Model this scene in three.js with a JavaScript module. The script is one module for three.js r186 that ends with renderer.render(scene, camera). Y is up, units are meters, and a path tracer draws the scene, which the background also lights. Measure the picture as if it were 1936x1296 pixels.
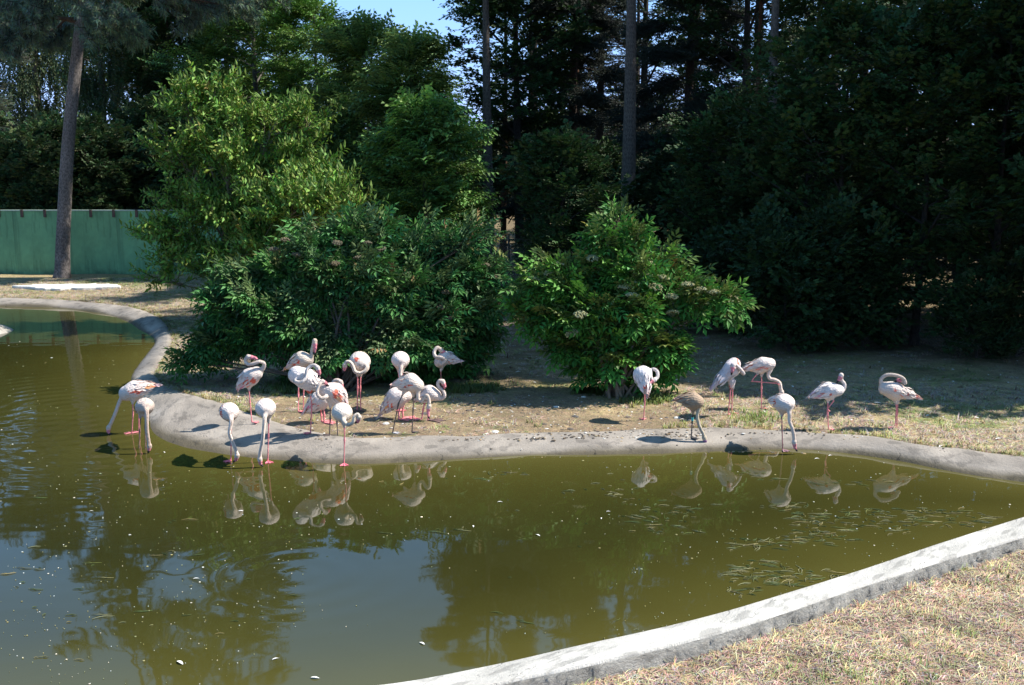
import * as THREE from 'three';
import { mergeGeometries } from 'three/addons/utils/BufferGeometryUtils.js';

// ---------------------------------------------------------------- camera, sky, sun, exposure
const scene = new THREE.Scene();
const W0 = 1936, H0 = 1296, F0 = 2100, HORIZON = 310, EYE = 4.3;
const PITCH = Math.atan((H0 / 2 - HORIZON) / F0);
const camera = new THREE.PerspectiveCamera(2 * Math.atan(H0 / 2 / F0) * 180 / Math.PI, 1024 / 685, 0.1, 1200);
camera.position.set(0, EYE, 0);
camera.rotation.set(-PITCH, 0, 0);
camera.updateMatrixWorld();
scene.add(camera);

const renderer = new THREE.WebGLRenderer({ antialias: true });
renderer.setSize(1024, 685);
renderer.toneMapping = THREE.LinearToneMapping;
renderer.toneMappingExposure = 1.98;
renderer.shadowMap.enabled = true;

const SUN_EL = 48 * Math.PI / 180, SUN_AZ = 7 * Math.PI / 180; // azimuth: behind the right-hand side
const toSun = new THREE.Vector3(Math.cos(SUN_EL) * Math.cos(SUN_AZ), Math.sin(SUN_EL), -Math.cos(SUN_EL) * Math.sin(SUN_AZ));
{
  const w = 256, h = 128, d = new Float32Array(w * h * 4);
  for (let j = 0; j < h; j++) for (let i = 0; i < w; i++) {
    const el = ((j + 0.5) / h - 0.5) * Math.PI, az = (i + 0.5) / w * 2 * Math.PI;
    const s = Math.max(0, Math.sin(el)), k = Math.exp(-s * 1.75), k2 = Math.exp(-s * 11);
    // three's equirect: u = atan2(dir.z, dir.x)/2pi + 0.5
    const a = az - Math.PI, dx = Math.cos(el) * Math.cos(a), dz = Math.cos(el) * Math.sin(a);
    const cg = dx * toSun.x + Math.sin(el) * toSun.y + dz * toSun.z;
    const glow = 0.10 * Math.pow(Math.max(0, cg), 6);
    let r = 0.012 + 0.21 * k + 0.22 * k2 + glow, g = 0.05 + 0.46 * k + 0.02 * k2 + glow, b = 0.12 + 0.80 * k + glow;
    if (el < 0) { r *= 0.35; g *= 0.3; b *= 0.22; }
    d.set([r, g, b, 1], (j * w + i) * 4);
  }
  const sky = new THREE.DataTexture(d, w, h, THREE.RGBAFormat, THREE.FloatType);
  sky.mapping = THREE.EquirectangularReflectionMapping;
  sky.magFilter = sky.minFilter = THREE.LinearFilter;
  sky.needsUpdate = true;
  scene.background = sky; scene.environment = sky;
}
const sun = new THREE.DirectionalLight(new THREE.Color().setRGB(1, 0.955, 0.87), 4.8);
sun.position.copy(toSun).multiplyScalar(90).add(new THREE.Vector3(0, 0, -28));
sun.target.position.set(0, 0, -28);
sun.castShadow = true;
Object.assign(sun.shadow.camera, { left: -60, right: 60, top: 60, bottom: -60, near: 1, far: 220 });
sun.shadow.mapSize.set(4096, 4096);
scene.add(sun, sun.target);

// ---------------------------------------------------------------- helpers
function rng(seed) { let a = seed >>> 0; return () => { a = (a + 0x6D2B79F5) | 0; let t = Math.imul(a ^ (a >>> 15), 1 | a); t = (t + Math.imul(t ^ (t >>> 7), 61 | t)) ^ t; return ((t ^ (t >>> 14)) >>> 0) / 4294967296; }; }
const V = (x, y, z) => new THREE.Vector3(x, y, z);
const lerp = (a, b, t) => a + (b - a) * t, clamp = (x, a = 0, b = 1) => Math.min(b, Math.max(a, x));
const smooth = (a, b, x) => { const t = clamp((x - a) / (b - a)); return t * t * (3 - 2 * t); };
const gauss = r => (r() + r() + r() + r() - 2) * 0.866 * 1.0;
const SP = Math.sin(PITCH), CP = Math.cos(PITCH);
// a measured spot of the place: horizontal distance z along the view and the direction it is seen in
function ray(px, py) { const x = (px - W0 / 2) / F0, y = (H0 / 2 - py) / F0; return V(x, y * CP - SP, -(CP + y * SP)); }
function at(px, py, dist) { const d = ray(px, py); return d.multiplyScalar(dist / -d.z).add(camera.position); }
function onPlane(px, py, y = 0) { const d = ray(px, py); return d.multiplyScalar((y - EYE) / d.y).add(camera.position); }
const pxAt = dist => dist / F0 * CP; // metres per measured pixel at a distance (near enough)

const used = {};
function numbered(n) { const k = used[n] = (used[n] ?? -1) + 1; return k ? `${n}_${String(k).padStart(3, '0')}` : n; }
function tag(o, label, category, group, kind) { if (label) o.userData.label = label; if (category) o.userData.category = category; if (group) o.userData.group = group; if (kind) o.userData.kind = kind; return o; }
function shadows(o) { o.traverse(c => { if (c.isMesh) { c.castShadow = true; c.receiveShadow = true; } }); return o; }
function top(o, name) { o.name = numbered(name); scene.add(shadows(o)); return o; }
function part(o, name, parent, kind) { o.name = name; if (kind) o.userData.kind = kind; parent.add(shadows(o)); return o; }

// value noise, periodic with period p
function hash(x, y, s) { let h = Math.imul(x, 374761393) + Math.imul(y, 668265263) + Math.imul(s, 1442695041); h = Math.imul(h ^ (h >>> 13), 1274126177); return ((h ^ (h >>> 16)) >>> 0) / 4294967296; }
function vnoise(x, y, s = 0, p = 0) {
  const xi = Math.floor(x), yi = Math.floor(y), fx = x - xi, fy = y - yi, u = fx * fx * (3 - 2 * fx), v = fy * fy * (3 - 2 * fy);
  const m = a => p ? ((a % p) + p) % p : a, h = (i, j) => hash(m(xi + i), m(yi + j), s);
  return lerp(lerp(h(0, 0), h(1, 0), u), lerp(h(0, 1), h(1, 1), u), v);
}
function fbm(x, y, s = 0, oct = 4, p = 0) { let a = 0, w = 0.5, t = 0; for (let i = 0; i < oct; i++) { a += w * vnoise(x, y, s + i, p); t += w; x *= 2; y *= 2; p *= 2; w *= 0.5; } return a / t; }
function dataTex(n, fn, { repeat = [1, 1], srgb = false } = {}) {
  const d = new Uint8Array(n * n * 4);
  for (let j = 0; j < n; j++) for (let i = 0; i < n; i++) { const c = fn(i / n, j / n); const k = (j * n + i) * 4; const q = typeof c === 'number' ? [c, c, c] : c; for (let m = 0; m < 3; m++) d[k + m] = clamp(q[m]) * 255; d[k + 3] = 255; }
  const t = new THREE.DataTexture(d, n, n); t.wrapS = t.wrapT = THREE.RepeatWrapping; t.magFilter = THREE.LinearFilter; t.minFilter = THREE.LinearMipmapLinearFilter; t.generateMipmaps = true; t.repeat.set(...repeat);
  if (srgb) t.colorSpace = THREE.SRGBColorSpace; t.needsUpdate = true; return t;
}

// a collector of triangles with vertex colours
class GB {
  constructor() { this.p = []; this.n = []; this.c = []; this.u = []; this.i = []; }
  v(p, n, c, u = 0, w = 0) { this.p.push(p.x, p.y, p.z); this.n.push(n.x, n.y, n.z); this.c.push(c[0], c[1], c[2]); this.u.push(u, w); return this.p.length / 3 - 1; }
  tube(pts, rad, sides = 6, col = [1, 1, 1], { uv = 1, cap = true, flat = 1 } = {}) {
    const P = pts.map(p => p.clone()), base = []; let len = 0, prevX = null;
    for (let k = 0; k < P.length; k++) {
      const t = P[Math.min(k + 1, P.length - 1)].clone().sub(P[Math.max(k - 1, 0)]).normalize();
      let x = prevX ? prevX.clone().addScaledVector(t, -prevX.dot(t)) : V(0, 0, 1).addScaledVector(t, -t.z);
      if (x.lengthSq() < 1e-6) x = V(1, 0, 0).addScaledVector(t, -t.x);
      x.normalize(); prevX = x; const y = t.clone().cross(x), r = Array.isArray(rad) ? rad[k] : rad;
      if (k) len += P[k].distanceTo(P[k - 1]);
      const c = typeof col === 'function' ? col(k / (P.length - 1)) : col, row = [];
      for (let s = 0; s <= sides; s++) {
        const a = s / sides * Math.PI * 2, n = x.clone().multiplyScalar(Math.cos(a)).addScaledVector(y, Math.sin(a) * flat);
        row.push(this.v(P[k].clone().addScaledVector(n, r), n.clone().normalize(), c, s / sides * 2 * Math.PI * (Array.isArray(rad) ? rad[0] : rad) * uv, len * uv));
      }
      base.push(row);
    }
    for (let k = 0; k + 1 < base.length; k++) for (let s = 0; s < sides; s++) { const [a, b, c, d] = [base[k][s], base[k][s + 1], base[k + 1][s], base[k + 1][s + 1]]; this.i.push(a, b, c, b, d, c); }
    if (cap) for (const k of [0, base.length - 1]) {
      const t = P[k ? k : 0].clone().sub(P[k ? k - 1 : 1]).normalize(), c = typeof col === 'function' ? col(k ? 1 : 0) : col, m = this.v(P[k], t, c);
      for (let s = 0; s < sides; s++) { const a = base[k][s], b = base[k][s + 1]; k ? this.i.push(a, b, m) : this.i.push(b, a, m); }
    }
  }
  // one folded leaf: base point b, direction d, up normal n
  leaf(b, d, n, len, wid, bend, col) {
    const s = d.clone().cross(n).normalize(), c = V().copy(b).addScaledVector(d, len * 0.45).addScaledVector(n, -bend * len * 0.12);
    const tip = V().copy(b).addScaledVector(d, len * (1 - bend * 0.2)).addScaledVector(n, -bend * len * 0.5), up = wid * 0.18;
    const l = c.clone().addScaledVector(s, wid / 2).addScaledVector(n, up), r = c.clone().addScaledVector(s, -wid / 2).addScaledVector(n, up);
    const nl = n.clone().addScaledVector(s, -0.35).normalize(), nr = n.clone().addScaledVector(s, 0.35).normalize();
    const B1 = this.v(b, nl, col), C1 = this.v(c, nl, col), L = this.v(l, nl, col), T1 = this.v(tip, nl, col);
    const B2 = this.v(b, nr, col), C2 = this.v(c, nr, col), R = this.v(r, nr, col), T2 = this.v(tip, nr, col);
    this.i.push(B1, L, C1, C1, L, T1, B2, C2, R, C2, T2, R);
  }
  tri(a, b, c, n, col) { const i = [a, b, c].map(p => this.v(p, n, col)); this.i.push(...i); }
  geo() {
    const g = new THREE.BufferGeometry();
    g.setAttribute('position', new THREE.Float32BufferAttribute(this.p, 3)); g.setAttribute('normal', new THREE.Float32BufferAttribute(this.n, 3));
    g.setAttribute('color', new THREE.Float32BufferAttribute(this.c, 3)); g.setAttribute('uv', new THREE.Float32BufferAttribute(this.u, 2)); g.setIndex(this.i); return g;
  }
}

// ---------------------------------------------------------------- surfaces
const noiseT = dataTex(512, (u, v) => { const f = fbm(u * 8, v * 8, 3, 6, 8), s = vnoise(u * 256, v * 256, 9, 256); return clamp(0.2 + f * 0.6 + (s - 0.5) * 0.3); });
const concreteMap = dataTex(1024, (u, v) => {
  const f = fbm(u * 6, v * 6, 21, 6, 6), s = vnoise(u * 340, v * 340, 5, 340), st = smooth(0.58, 0.75, fbm(u * 12, v * 12, 41, 4, 12)), pit = s > 0.93 ? 0.72 : s < 0.06 ? 1.12 : 1;
  const ck = Math.abs(fbm(u * 5, v * 5, 77, 5, 5) - 0.5) < 0.0035 && fbm(u * 3, v * 3, 99, 2, 3) > 0.5 ? 0.62 : 1, b = (0.68 + 0.22 * f + 0.07 * (s - 0.5)) * pit * (1 - 0.16 * st) * ck; return [b * 1.0, b * 0.985, b * 0.955];
}, { srgb: true });
const concreteBump = dataTex(512, (u, v) => 0.6 * fbm(u * 24, v * 24, 61, 5, 24) + 0.4 * vnoise(u * 200, v * 200, 8, 200));
const roughBump = dataTex(512, (u, v) => { const a = Math.abs(fbm(u * 14, v * 14, 71, 5, 14) - 0.5) * 2.4; return clamp(a + 0.25 * vnoise(u * 90, v * 90, 2, 90)); });
const grassMap = (() => {
  const n = 1024, cv = document.createElement('canvas'); cv.width = cv.height = n; const x = cv.getContext('2d'), r = rng(77);
  x.fillStyle = 'rgb(152,134,106)'; x.fillRect(0, 0, n, n);
  for (let k = 0; k < 2600; k++) { const px = r() * n, py = r() * n, s = 8 + r() * 30, t = r(); x.fillStyle = t < 0.45 ? `rgba(120,100,76,${0.1 + r() * 0.2})` : t < 0.75 ? `rgba(196,174,132,${0.1 + r() * 0.2})` : `rgba(122,124,78,${0.08 + r() * 0.16})`; for (const ox of [-n, 0, n]) for (const oy of [-n, 0, n]) { if (px + ox < -40 || px + ox > n + 40 || py + oy < -40 || py + oy > n + 40) continue; x.beginPath(); x.arc(px + ox, py + oy, s, 0, 7); x.fill(); } }
  for (let k = 0; k < 52000; k++) {
    const a = r() * 6.283, l = 4 + r() * 20, px = r() * n, py = r() * n, t = r();
    x.strokeStyle = t < 0.5 ? `rgba(${200 + r() * 40 | 0},${176 + r() * 34 | 0},${130 + r() * 40 | 0},.5)` : t < 0.8 ? `rgba(${105 + r() * 40 | 0},${85 + r() * 35 | 0},${60 + r() * 30 | 0},.55)` : `rgba(${105 + r() * 35 | 0},${112 + r() * 30 | 0},${58 + r() * 25 | 0},.45)`;
    x.lineWidth = 0.7 + r() * 1.5; x.beginPath(); x.moveTo(px, py); x.lineTo(px + Math.cos(a) * l, py + Math.sin(a) * l); x.stroke();
  }
  const t = new THREE.CanvasTexture(cv); t.colorSpace = THREE.SRGBColorSpace; t.wrapS = t.wrapT = THREE.RepeatWrapping; t.anisotropy = 8; return t;
})();
const barkBump = dataTex(256, (u, v) => { const w = u * 10 + 1.6 * fbm(u * 4, v * 4, 5, 3, 4), c = Math.abs((w % 1) - 0.5) * 2; return clamp(0.25 + 0.55 * c * (0.5 + 0.5 * vnoise(u * 10, v * 26, 7, 0)) + 0.3 * vnoise(u * 64, v * 64, 3, 64)); });
const barkMap = dataTex(256, (u, v) => { const c = 0.55 + 0.45 * fbm(u * 12, v * 12, 15, 5, 12) - 0.2 * (vnoise(u * 30, v * 12, 8, 0) > 0.72 ? 1 : 0); return [c, c * 0.97, c * 0.95]; }, { srgb: true });
const rep = (t, a, b = a) => { const c = t.clone(); c.repeat.set(a, b); c.needsUpdate = true; return c; };

const M = {
  ground: new THREE.MeshStandardMaterial({ map: rep(grassMap, 1 / 3.1), vertexColors: true, roughness: 1, bumpMap: rep(noiseT, 1 / 1.3), bumpScale: 0.05 }),
  concrete: new THREE.MeshStandardMaterial({ map: rep(concreteMap, 1 / 2.3), vertexColors: true, roughness: 0.93, bumpMap: rep(concreteBump, 1 / 0.9), bumpScale: 0.012 }),
  kerbSide: new THREE.MeshStandardMaterial({ map: rep(concreteMap, 1 / 1.1), vertexColors: true, roughness: 0.97, bumpMap: rep(concreteBump, 1 / 0.45), bumpScale: 0.03 }),
  water: new THREE.MeshPhysicalMaterial({ color: 0xffffff, vertexColors: true, roughness: 0.025, ior: 1.39, specularIntensity: 1 }),
  bark: new THREE.MeshStandardMaterial({ map: rep(barkMap, 1 / 0.6), vertexColors: true, roughness: 0.95, bumpMap: rep(barkBump, 1 / 0.5), bumpScale: 0.03 }),
  twig: new THREE.MeshStandardMaterial({ vertexColors: true, roughness: 0.9 }),
  leaf: new THREE.MeshPhysicalMaterial({ vertexColors: true, roughness: 0.6, transmission: 0.34, thickness: 0, side: THREE.DoubleSide, specularIntensity: 0.3 }),
  needle: new THREE.MeshStandardMaterial({ vertexColors: true, roughness: 0.75, side: THREE.DoubleSide }),
  straw: new THREE.MeshStandardMaterial({ vertexColors: true, roughness: 0.95, side: THREE.DoubleSide }),
  feather: new THREE.MeshStandardMaterial({ color: new THREE.Color().setRGB(0.8, 0.78, 0.74), roughness: 0.9, side: THREE.DoubleSide }),
};

// ---------------------------------------------------------------- pond outline, bank, kerb
// far bank: waterline point and grass-edge point of each cross-section, right to left
const BANK = [
  [2200, 950, 2200, 905], [2060, 932, 2060, 880], [1936, 912, 1936, 866], [1880, 905, 1890, 860], [1800, 892, 1820, 850], [1700, 872, 1730, 841], [1620, 860, 1650, 826], [1540, 852, 1560, 820], [1450, 851, 1450, 812], [1350, 854, 1350, 809],
  [1250, 858, 1250, 812], [1150, 860, 1150, 815], [1000, 862, 1000, 821], [880, 868, 890, 826], [780, 874, 790, 826], [650, 878, 670, 829], [560, 873, 600, 818], [470, 866, 540, 803], [400, 855, 480, 786], [340, 842, 430, 768],
  [300, 826, 390, 757], [275, 797, 345, 743], [256, 752, 308, 728], [248, 712, 294, 709], [259, 692, 303, 686], [279, 667, 320, 661], [292, 648, 324, 641], [286, 637, 318, 623], [266, 625, 304, 606], [240, 608, 282, 592], [189, 593, 238, 580],
  [108, 583, 150, 570], [0, 580, 20, 563], [-160, 578, -150, 562], [-400, 578, -400, 563],
];
const GY = 0.13;
const bankW = BANK.map(b => onPlane(b[0], b[1], 0)), bankO = BANK.map(b => onPlane(b[2], b[3], GY));
function resample(pts, n) { const c = new THREE.CatmullRomCurve3(pts, false, 'centripetal'); const out = []; for (let i = 0; i <= n; i++) out.push(c.getPoint(i / n)); return out; }
const NB = 360, BW = resample(bankW, NB), BO = resample(bankO, NB);
// near kerb: water edge and outer edge of the top face
const KY = 0.30;
const KERB = [[2200, 893, 2210, 915], [2060, 938, 2066, 965], [1936, 977, 1936, 1013], [1780, 1026, 1780, 1059], [1628, 1077, 1628, 1107], [1500, 1117, 1500, 1150], [1350, 1161, 1350, 1197], [1230, 1191, 1130, 1251], [1100, 1219, 1000, 1278], [920, 1259, 850, 1312], [700, 1296, 640, 1346]];
const kIn = KERB.map(k => onPlane(k[0], k[1], KY)), kOut = KERB.map(k => onPlane(k[2], k[3], KY));
for (const [a, s] of [[kIn, 0], [kOut, 0.55]]) a.push(V(-3.2, KY, -7.95 + s), V(-6, KY, -7.6 + s), V(-10, KY, -7.5 + s), V(-15, KY, -7.6 + s));
const NK = 200, KI = resample(kIn, NK), KO = resample(kOut, NK);

function sdPoly(poly) {
  const n = poly.length, X = poly.map(p => p.x), Z = poly.map(p => p.z);
  return (x, z) => { // negative inside
    let d = 1e9, s = 1;
    for (let i = 0, j = n - 1; i < n; j = i++) {
      const ex = X[j] - X[i], ez = Z[j] - Z[i], wx = x - X[i], wz = z - Z[i], t = clamp((wx * ex + wz * ez) / (ex * ex + ez * ez + 1e-9)), bx = wx - ex * t, bz = wz - ez * t;
      d = Math.min(d, bx * bx + bz * bz);
      const c1 = z >= Z[i], c2 = z < Z[j], c3 = ex * wz > ez * wx; if ((c1 && c2 && c3) || (!c1 && !c2 && !c3)) s = -s;
    }
    return s * Math.sqrt(d);
  };
}
const thin = (a, k) => a.filter((_, i) => i % k === 0 || i === a.length - 1);
const outline = (far, near) => [...thin(far, 4), V(-30, 0, far[far.length - 1].z), V(-30, 0, near[near.length - 1].z), ...thin(near, 6).reverse()];
const sdOuter = sdPoly(outline(BO, KO)), sdWater = sdPoly(outline(BW, KI));

function bankY(t) { return t < 0 ? t * 0.5 : t < 0.82 ? 0.165 * Math.pow(Math.sin(t / 0.82 * Math.PI / 2), 0.9) : lerp(0.165, GY + 0.005, smooth(0.82, 1, t)); }
const gNoise = (x, z) => (fbm(x * 0.5 + 40, z * 0.5 + 40, 7, 4) - 0.5) * 0.10;
function groundY(x, z) {
  const d = sdOuter(x, z), near = z > -16 && x > -4 ? smooth(-17, -15, z) : 0;
  const rise = 0.02 * near;
  if (d < 0) return lerp(GY, -0.7, smooth(0, -0.7, d + 0.02));
  return GY + gNoise(x, z) * smooth(0, 0.7, d) + rise * smooth(0, 0.6, d);
}
// height of what one can stand on
function standY(x, z) {
  if (sdWater(x, z) < 0) return -0.04;
  if (sdOuter(x, z) > 0) return groundY(x, z);
  let best = 1e9, bt = 0;
  for (let i = 0; i < BW.length; i++) { const a = BW[i], b = BO[i], ex = b.x - a.x, ez = b.z - a.z, t = clamp(((x - a.x) * ex + (z - a.z) * ez) / (ex * ex + ez * ez)), dx = x - a.x - ex * t, dz = z - a.z - ez * t, q = dx * dx + dz * dz; if (q < best) { best = q; bt = t; } }
  return bankY(bt);
}
function standAt(px, py) { let y = 0.08, p; for (let i = 0; i < 5; i++) { p = onPlane(px, py, y); y = Math.max(0, standY(p.x, p.z)); } p.y = y; return p; }

// the ground: one sheet to the horizon
{
  const axis = (stops) => { const o = []; for (let k = 0; k + 1 < stops.length; k++) { const [a, s] = stops[k], b = stops[k + 1][0], n = Math.max(1, Math.round((b - a) / s)); for (let i = 0; i < n; i++) o.push(a + (b - a) * i / n); } o.push(stops[stops.length - 1][0]); return o; };
  const xs = axis([[-400, 60], [-60, 4], [-20, 0.3], [-10, 0.16], [10, 0.3], [16, 4], [60, 60], [400, 1]]), zs = axis([[-700, 80], [-80, 5], [-46, 0.6], [-30, 0.2], [-6, 1], [20, 1]]);
  const nx = xs.length, nz = zs.length, pos = [], uv = [], col = [], idx = [];
  const soilSpots = [[700, 800, 2.6], [900, 800, 2.2], [1000, 770, 2.0], [1150, 800, 1.5], [600, 790, 1.3], [1250, 790, 1.0]].map(s => [onPlane(s[0], s[1], GY), s[2]]);
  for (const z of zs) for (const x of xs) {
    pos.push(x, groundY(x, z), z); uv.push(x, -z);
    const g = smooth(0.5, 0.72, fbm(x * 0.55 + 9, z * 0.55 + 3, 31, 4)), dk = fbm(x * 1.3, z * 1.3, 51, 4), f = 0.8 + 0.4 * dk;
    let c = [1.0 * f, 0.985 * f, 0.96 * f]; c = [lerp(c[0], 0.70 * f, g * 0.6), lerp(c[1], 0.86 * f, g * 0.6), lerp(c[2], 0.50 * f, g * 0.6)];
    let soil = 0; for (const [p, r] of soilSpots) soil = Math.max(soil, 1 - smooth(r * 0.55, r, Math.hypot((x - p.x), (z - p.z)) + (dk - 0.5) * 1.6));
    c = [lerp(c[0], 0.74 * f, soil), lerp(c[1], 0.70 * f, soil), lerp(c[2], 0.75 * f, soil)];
    if (z < -20) { const litterShade = smooth(-20.2, -25, z + (dk - 0.5) * 3) * smooth(-3.5, -0.5, x); c = c.map((q, k) => lerp(q, [0.40, 0.35, 0.30][k] * f, litterShade * 0.85)); }  // leaf litter towards the wood, its colour darkened further to deepen the shade
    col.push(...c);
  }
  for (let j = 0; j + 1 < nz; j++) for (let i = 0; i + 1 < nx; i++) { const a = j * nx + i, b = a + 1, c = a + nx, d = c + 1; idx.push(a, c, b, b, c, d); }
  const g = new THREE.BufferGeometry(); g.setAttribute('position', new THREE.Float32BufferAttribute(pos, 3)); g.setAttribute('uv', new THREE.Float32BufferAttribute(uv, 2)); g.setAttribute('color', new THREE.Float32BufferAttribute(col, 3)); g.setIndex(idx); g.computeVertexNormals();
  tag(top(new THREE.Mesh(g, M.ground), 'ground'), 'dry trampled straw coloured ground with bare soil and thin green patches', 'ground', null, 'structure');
}

// the far bank: concrete rim lofted over the cross-sections
{
  const ts = [-1.4, -0.6, -0.25, -0.08, 0, 0.06, 0.14, 0.25, 0.4, 0.55, 0.7, 0.8, 0.9, 1.0, 1.12, 1.3], pos = [], uv = [], col = [], idx = [], n = ts.length; let s = 0;
  for (let i = 0; i <= NB; i++) {
    if (i) s += BW[i].distanceTo(BW[i - 1]);
    const wid = Math.hypot(BO[i].x - BW[i].x, BO[i].z - BW[i].z);
    for (const t of ts) {
      const x = lerp(BW[i].x, BO[i].x, t), z = lerp(BW[i].z, BO[i].z, t), nn = fbm(s * 0.9, t * wid * 0.9, 91, 4) - 0.5;
      const y = (t > 1 ? bankY(1) - (t - 1) * 0.5 : bankY(t)) + nn * 0.085 * (t > 0.05 ? 1 : 0.3);
      pos.push(x, y, z); uv.push(s, t * wid);
      const wet = 1 - smooth(0.02, 0.24 + nn * 0.25, t), st = fbm(s * 1.7, t * wid * 2.4, 12, 5), f = 0.55 + 0.62 * st;
      col.push(lerp(0.55 * f, 0.13, wet * 0.95), lerp(0.495 * f, 0.105, wet * 0.95), lerp(0.45 * f, 0.058, wet * 0.95));
    }
  }
  for (let i = 0; i < NB; i++) for (let k = 0; k + 1 < n; k++) { const a = i * n + k, b = a + 1, c = a + n, d = c + 1; idx.push(a, c, b, b, c, d); }
  const g = new THREE.BufferGeometry(); g.setAttribute('position', new THREE.Float32BufferAttribute(pos, 3)); g.setAttribute('uv', new THREE.Float32BufferAttribute(uv, 2)); g.setAttribute('color', new THREE.Float32BufferAttribute(col, 3)); g.setIndex(idx); g.computeVertexNormals();
  M.concrete.side = THREE.DoubleSide;
  tag(top(new THREE.Mesh(g, M.concrete), 'pond_bank'), 'sloping worn concrete bank along the far side of the pond', 'pond bank', null, 'structure');
}
// the tip of a concrete spit that enters the frame at its edge
{
  const c = onPlane(-40, 628, 0), gb = new GB(), n = 24, pos = [], col = [], uv = [], idx = [];
  for (let j = 0; j <= 8; j++) for (let i = 0; i <= n; i++) { const a = i / n * 6.2832, r = j / 8, rx = 0.85, rz = 0.9; const x = Math.cos(a) * r * rx, z = Math.sin(a) * r * rz; const y = 0.30 * (1 - r * r) * (0.8 + 0.4 * fbm(x * 3 + 9, z * 3, 5)) - 0.03; pos.push(c.x + x, y, c.z + z); uv.push(x, z); const f = 0.75 + 0.4 * fbm(x * 2 + 5, z * 2, 8); col.push(0.6 * f, 0.56 * f, 0.52 * f); }
  for (let j = 0; j < 8; j++) for (let i = 0; i < n; i++) { const a = j * (n + 1) + i; idx.push(a, a + 1, a + n + 1, a + 1, a + n + 2, a + n + 1); }
  const g = new THREE.BufferGeometry(); g.setAttribute('position', new THREE.Float32BufferAttribute(pos, 3)); g.setAttribute('uv', new THREE.Float32BufferAttribute(uv, 2)); g.setAttribute('color', new THREE.Float32BufferAttribute(col, 3)); g.setIndex(idx); g.computeVertexNormals();
  tag(top(new THREE.Mesh(g, M.concrete), 'pond_bank'), 'small rounded concrete islet tip rising from the pond', 'pond bank', null, 'structure');
}
// the near kerb: smooth top, crumbling rough outer side
{
  const prof = []; // [side(0 inner..1 outer), lateral offset, y, material 0 top 1 side]
  const build = (rows, mat, rough) => {
    const pos = [], uv = [], col = [], idx = [], n = rows.length; let s = 0; const N = NK * (rough ? 5 : 3);
    const kp = (A, u) => { const i = Math.min(Math.floor(u * NK), NK - 1), f = u * NK - i; return A[i].clone().lerp(A[i + 1], f); };
    let prev = null;
    for (let i = 0; i <= N; i++) {
      const a = kp(KI, i / N), b = kp(KO, i / N); if (prev) s += prev.distanceTo(a); prev = a;
      const dir = b.clone().sub(a).setY(0), wid = dir.length(); dir.normalize();
      rows.forEach(([t, off, y], k) => {
        const nn = rough ? fbm(s * 9, k * 2.3, 17, 5) - 0.5 : fbm(s * 5, k * 0.9, 17, 5) - 0.5, n2 = fbm(s * 1.4, k * 0.4, 27, 4) - 0.5;
        const o = off + (rough ? nn * 0.10 * (k > 0 ? 1 : 0.12) + n2 * 0.05 * (k > 0 ? 1 : 0) : t > 0.9 ? n2 * 0.012 : 0);
        pos.push(lerp(a.x, b.x, t) + dir.x * o, y + (rough ? (k ? nn * 0.03 : 0) : n2 * 0.006), lerp(a.z, b.z, t) + dir.z * o);
        uv.push(s, t * wid + off + (rough ? -y : 0));
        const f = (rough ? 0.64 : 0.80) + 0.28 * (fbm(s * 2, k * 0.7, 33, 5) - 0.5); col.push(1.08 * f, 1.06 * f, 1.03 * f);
      });
    }
    for (let i = 0; i < N; i++) for (let k = 0; k + 1 < n; k++) { const a = i * n + k, b = a + 1, c = a + n, d = c + 1; idx.push(a, b, c, b, d, c); }
    const g = new THREE.BufferGeometry(); g.setAttribute('position', new THREE.Float32BufferAttribute(pos, 3)); g.setAttribute('uv', new THREE.Float32BufferAttribute(uv, 2)); g.setAttribute('color', new THREE.Float32BufferAttribute(col, 3)); g.setIndex(idx); g.computeVertexNormals();
    return new THREE.Mesh(g, mat);
  };
  M.kerbSide.side = THREE.DoubleSide;
  const kerb = new THREE.Group(); kerb.position.set(0, 0, 0);
  top(kerb, 'pond_kerb'); tag(kerb, 'pale smooth concrete kerb along the near side of the pond', 'kerb', null, 'structure');
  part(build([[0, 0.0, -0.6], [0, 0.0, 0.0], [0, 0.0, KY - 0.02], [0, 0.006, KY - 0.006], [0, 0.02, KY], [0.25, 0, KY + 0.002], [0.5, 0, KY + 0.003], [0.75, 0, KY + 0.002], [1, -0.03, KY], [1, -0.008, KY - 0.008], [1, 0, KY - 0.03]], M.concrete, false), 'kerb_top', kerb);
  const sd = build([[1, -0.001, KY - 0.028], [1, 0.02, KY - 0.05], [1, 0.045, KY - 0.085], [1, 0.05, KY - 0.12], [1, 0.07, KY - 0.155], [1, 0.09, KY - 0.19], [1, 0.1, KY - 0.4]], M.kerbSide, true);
  part(sd, 'kerb_side', kerb); sd.userData.label = 'crumbling rough concrete side of the kerb';
}

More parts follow.
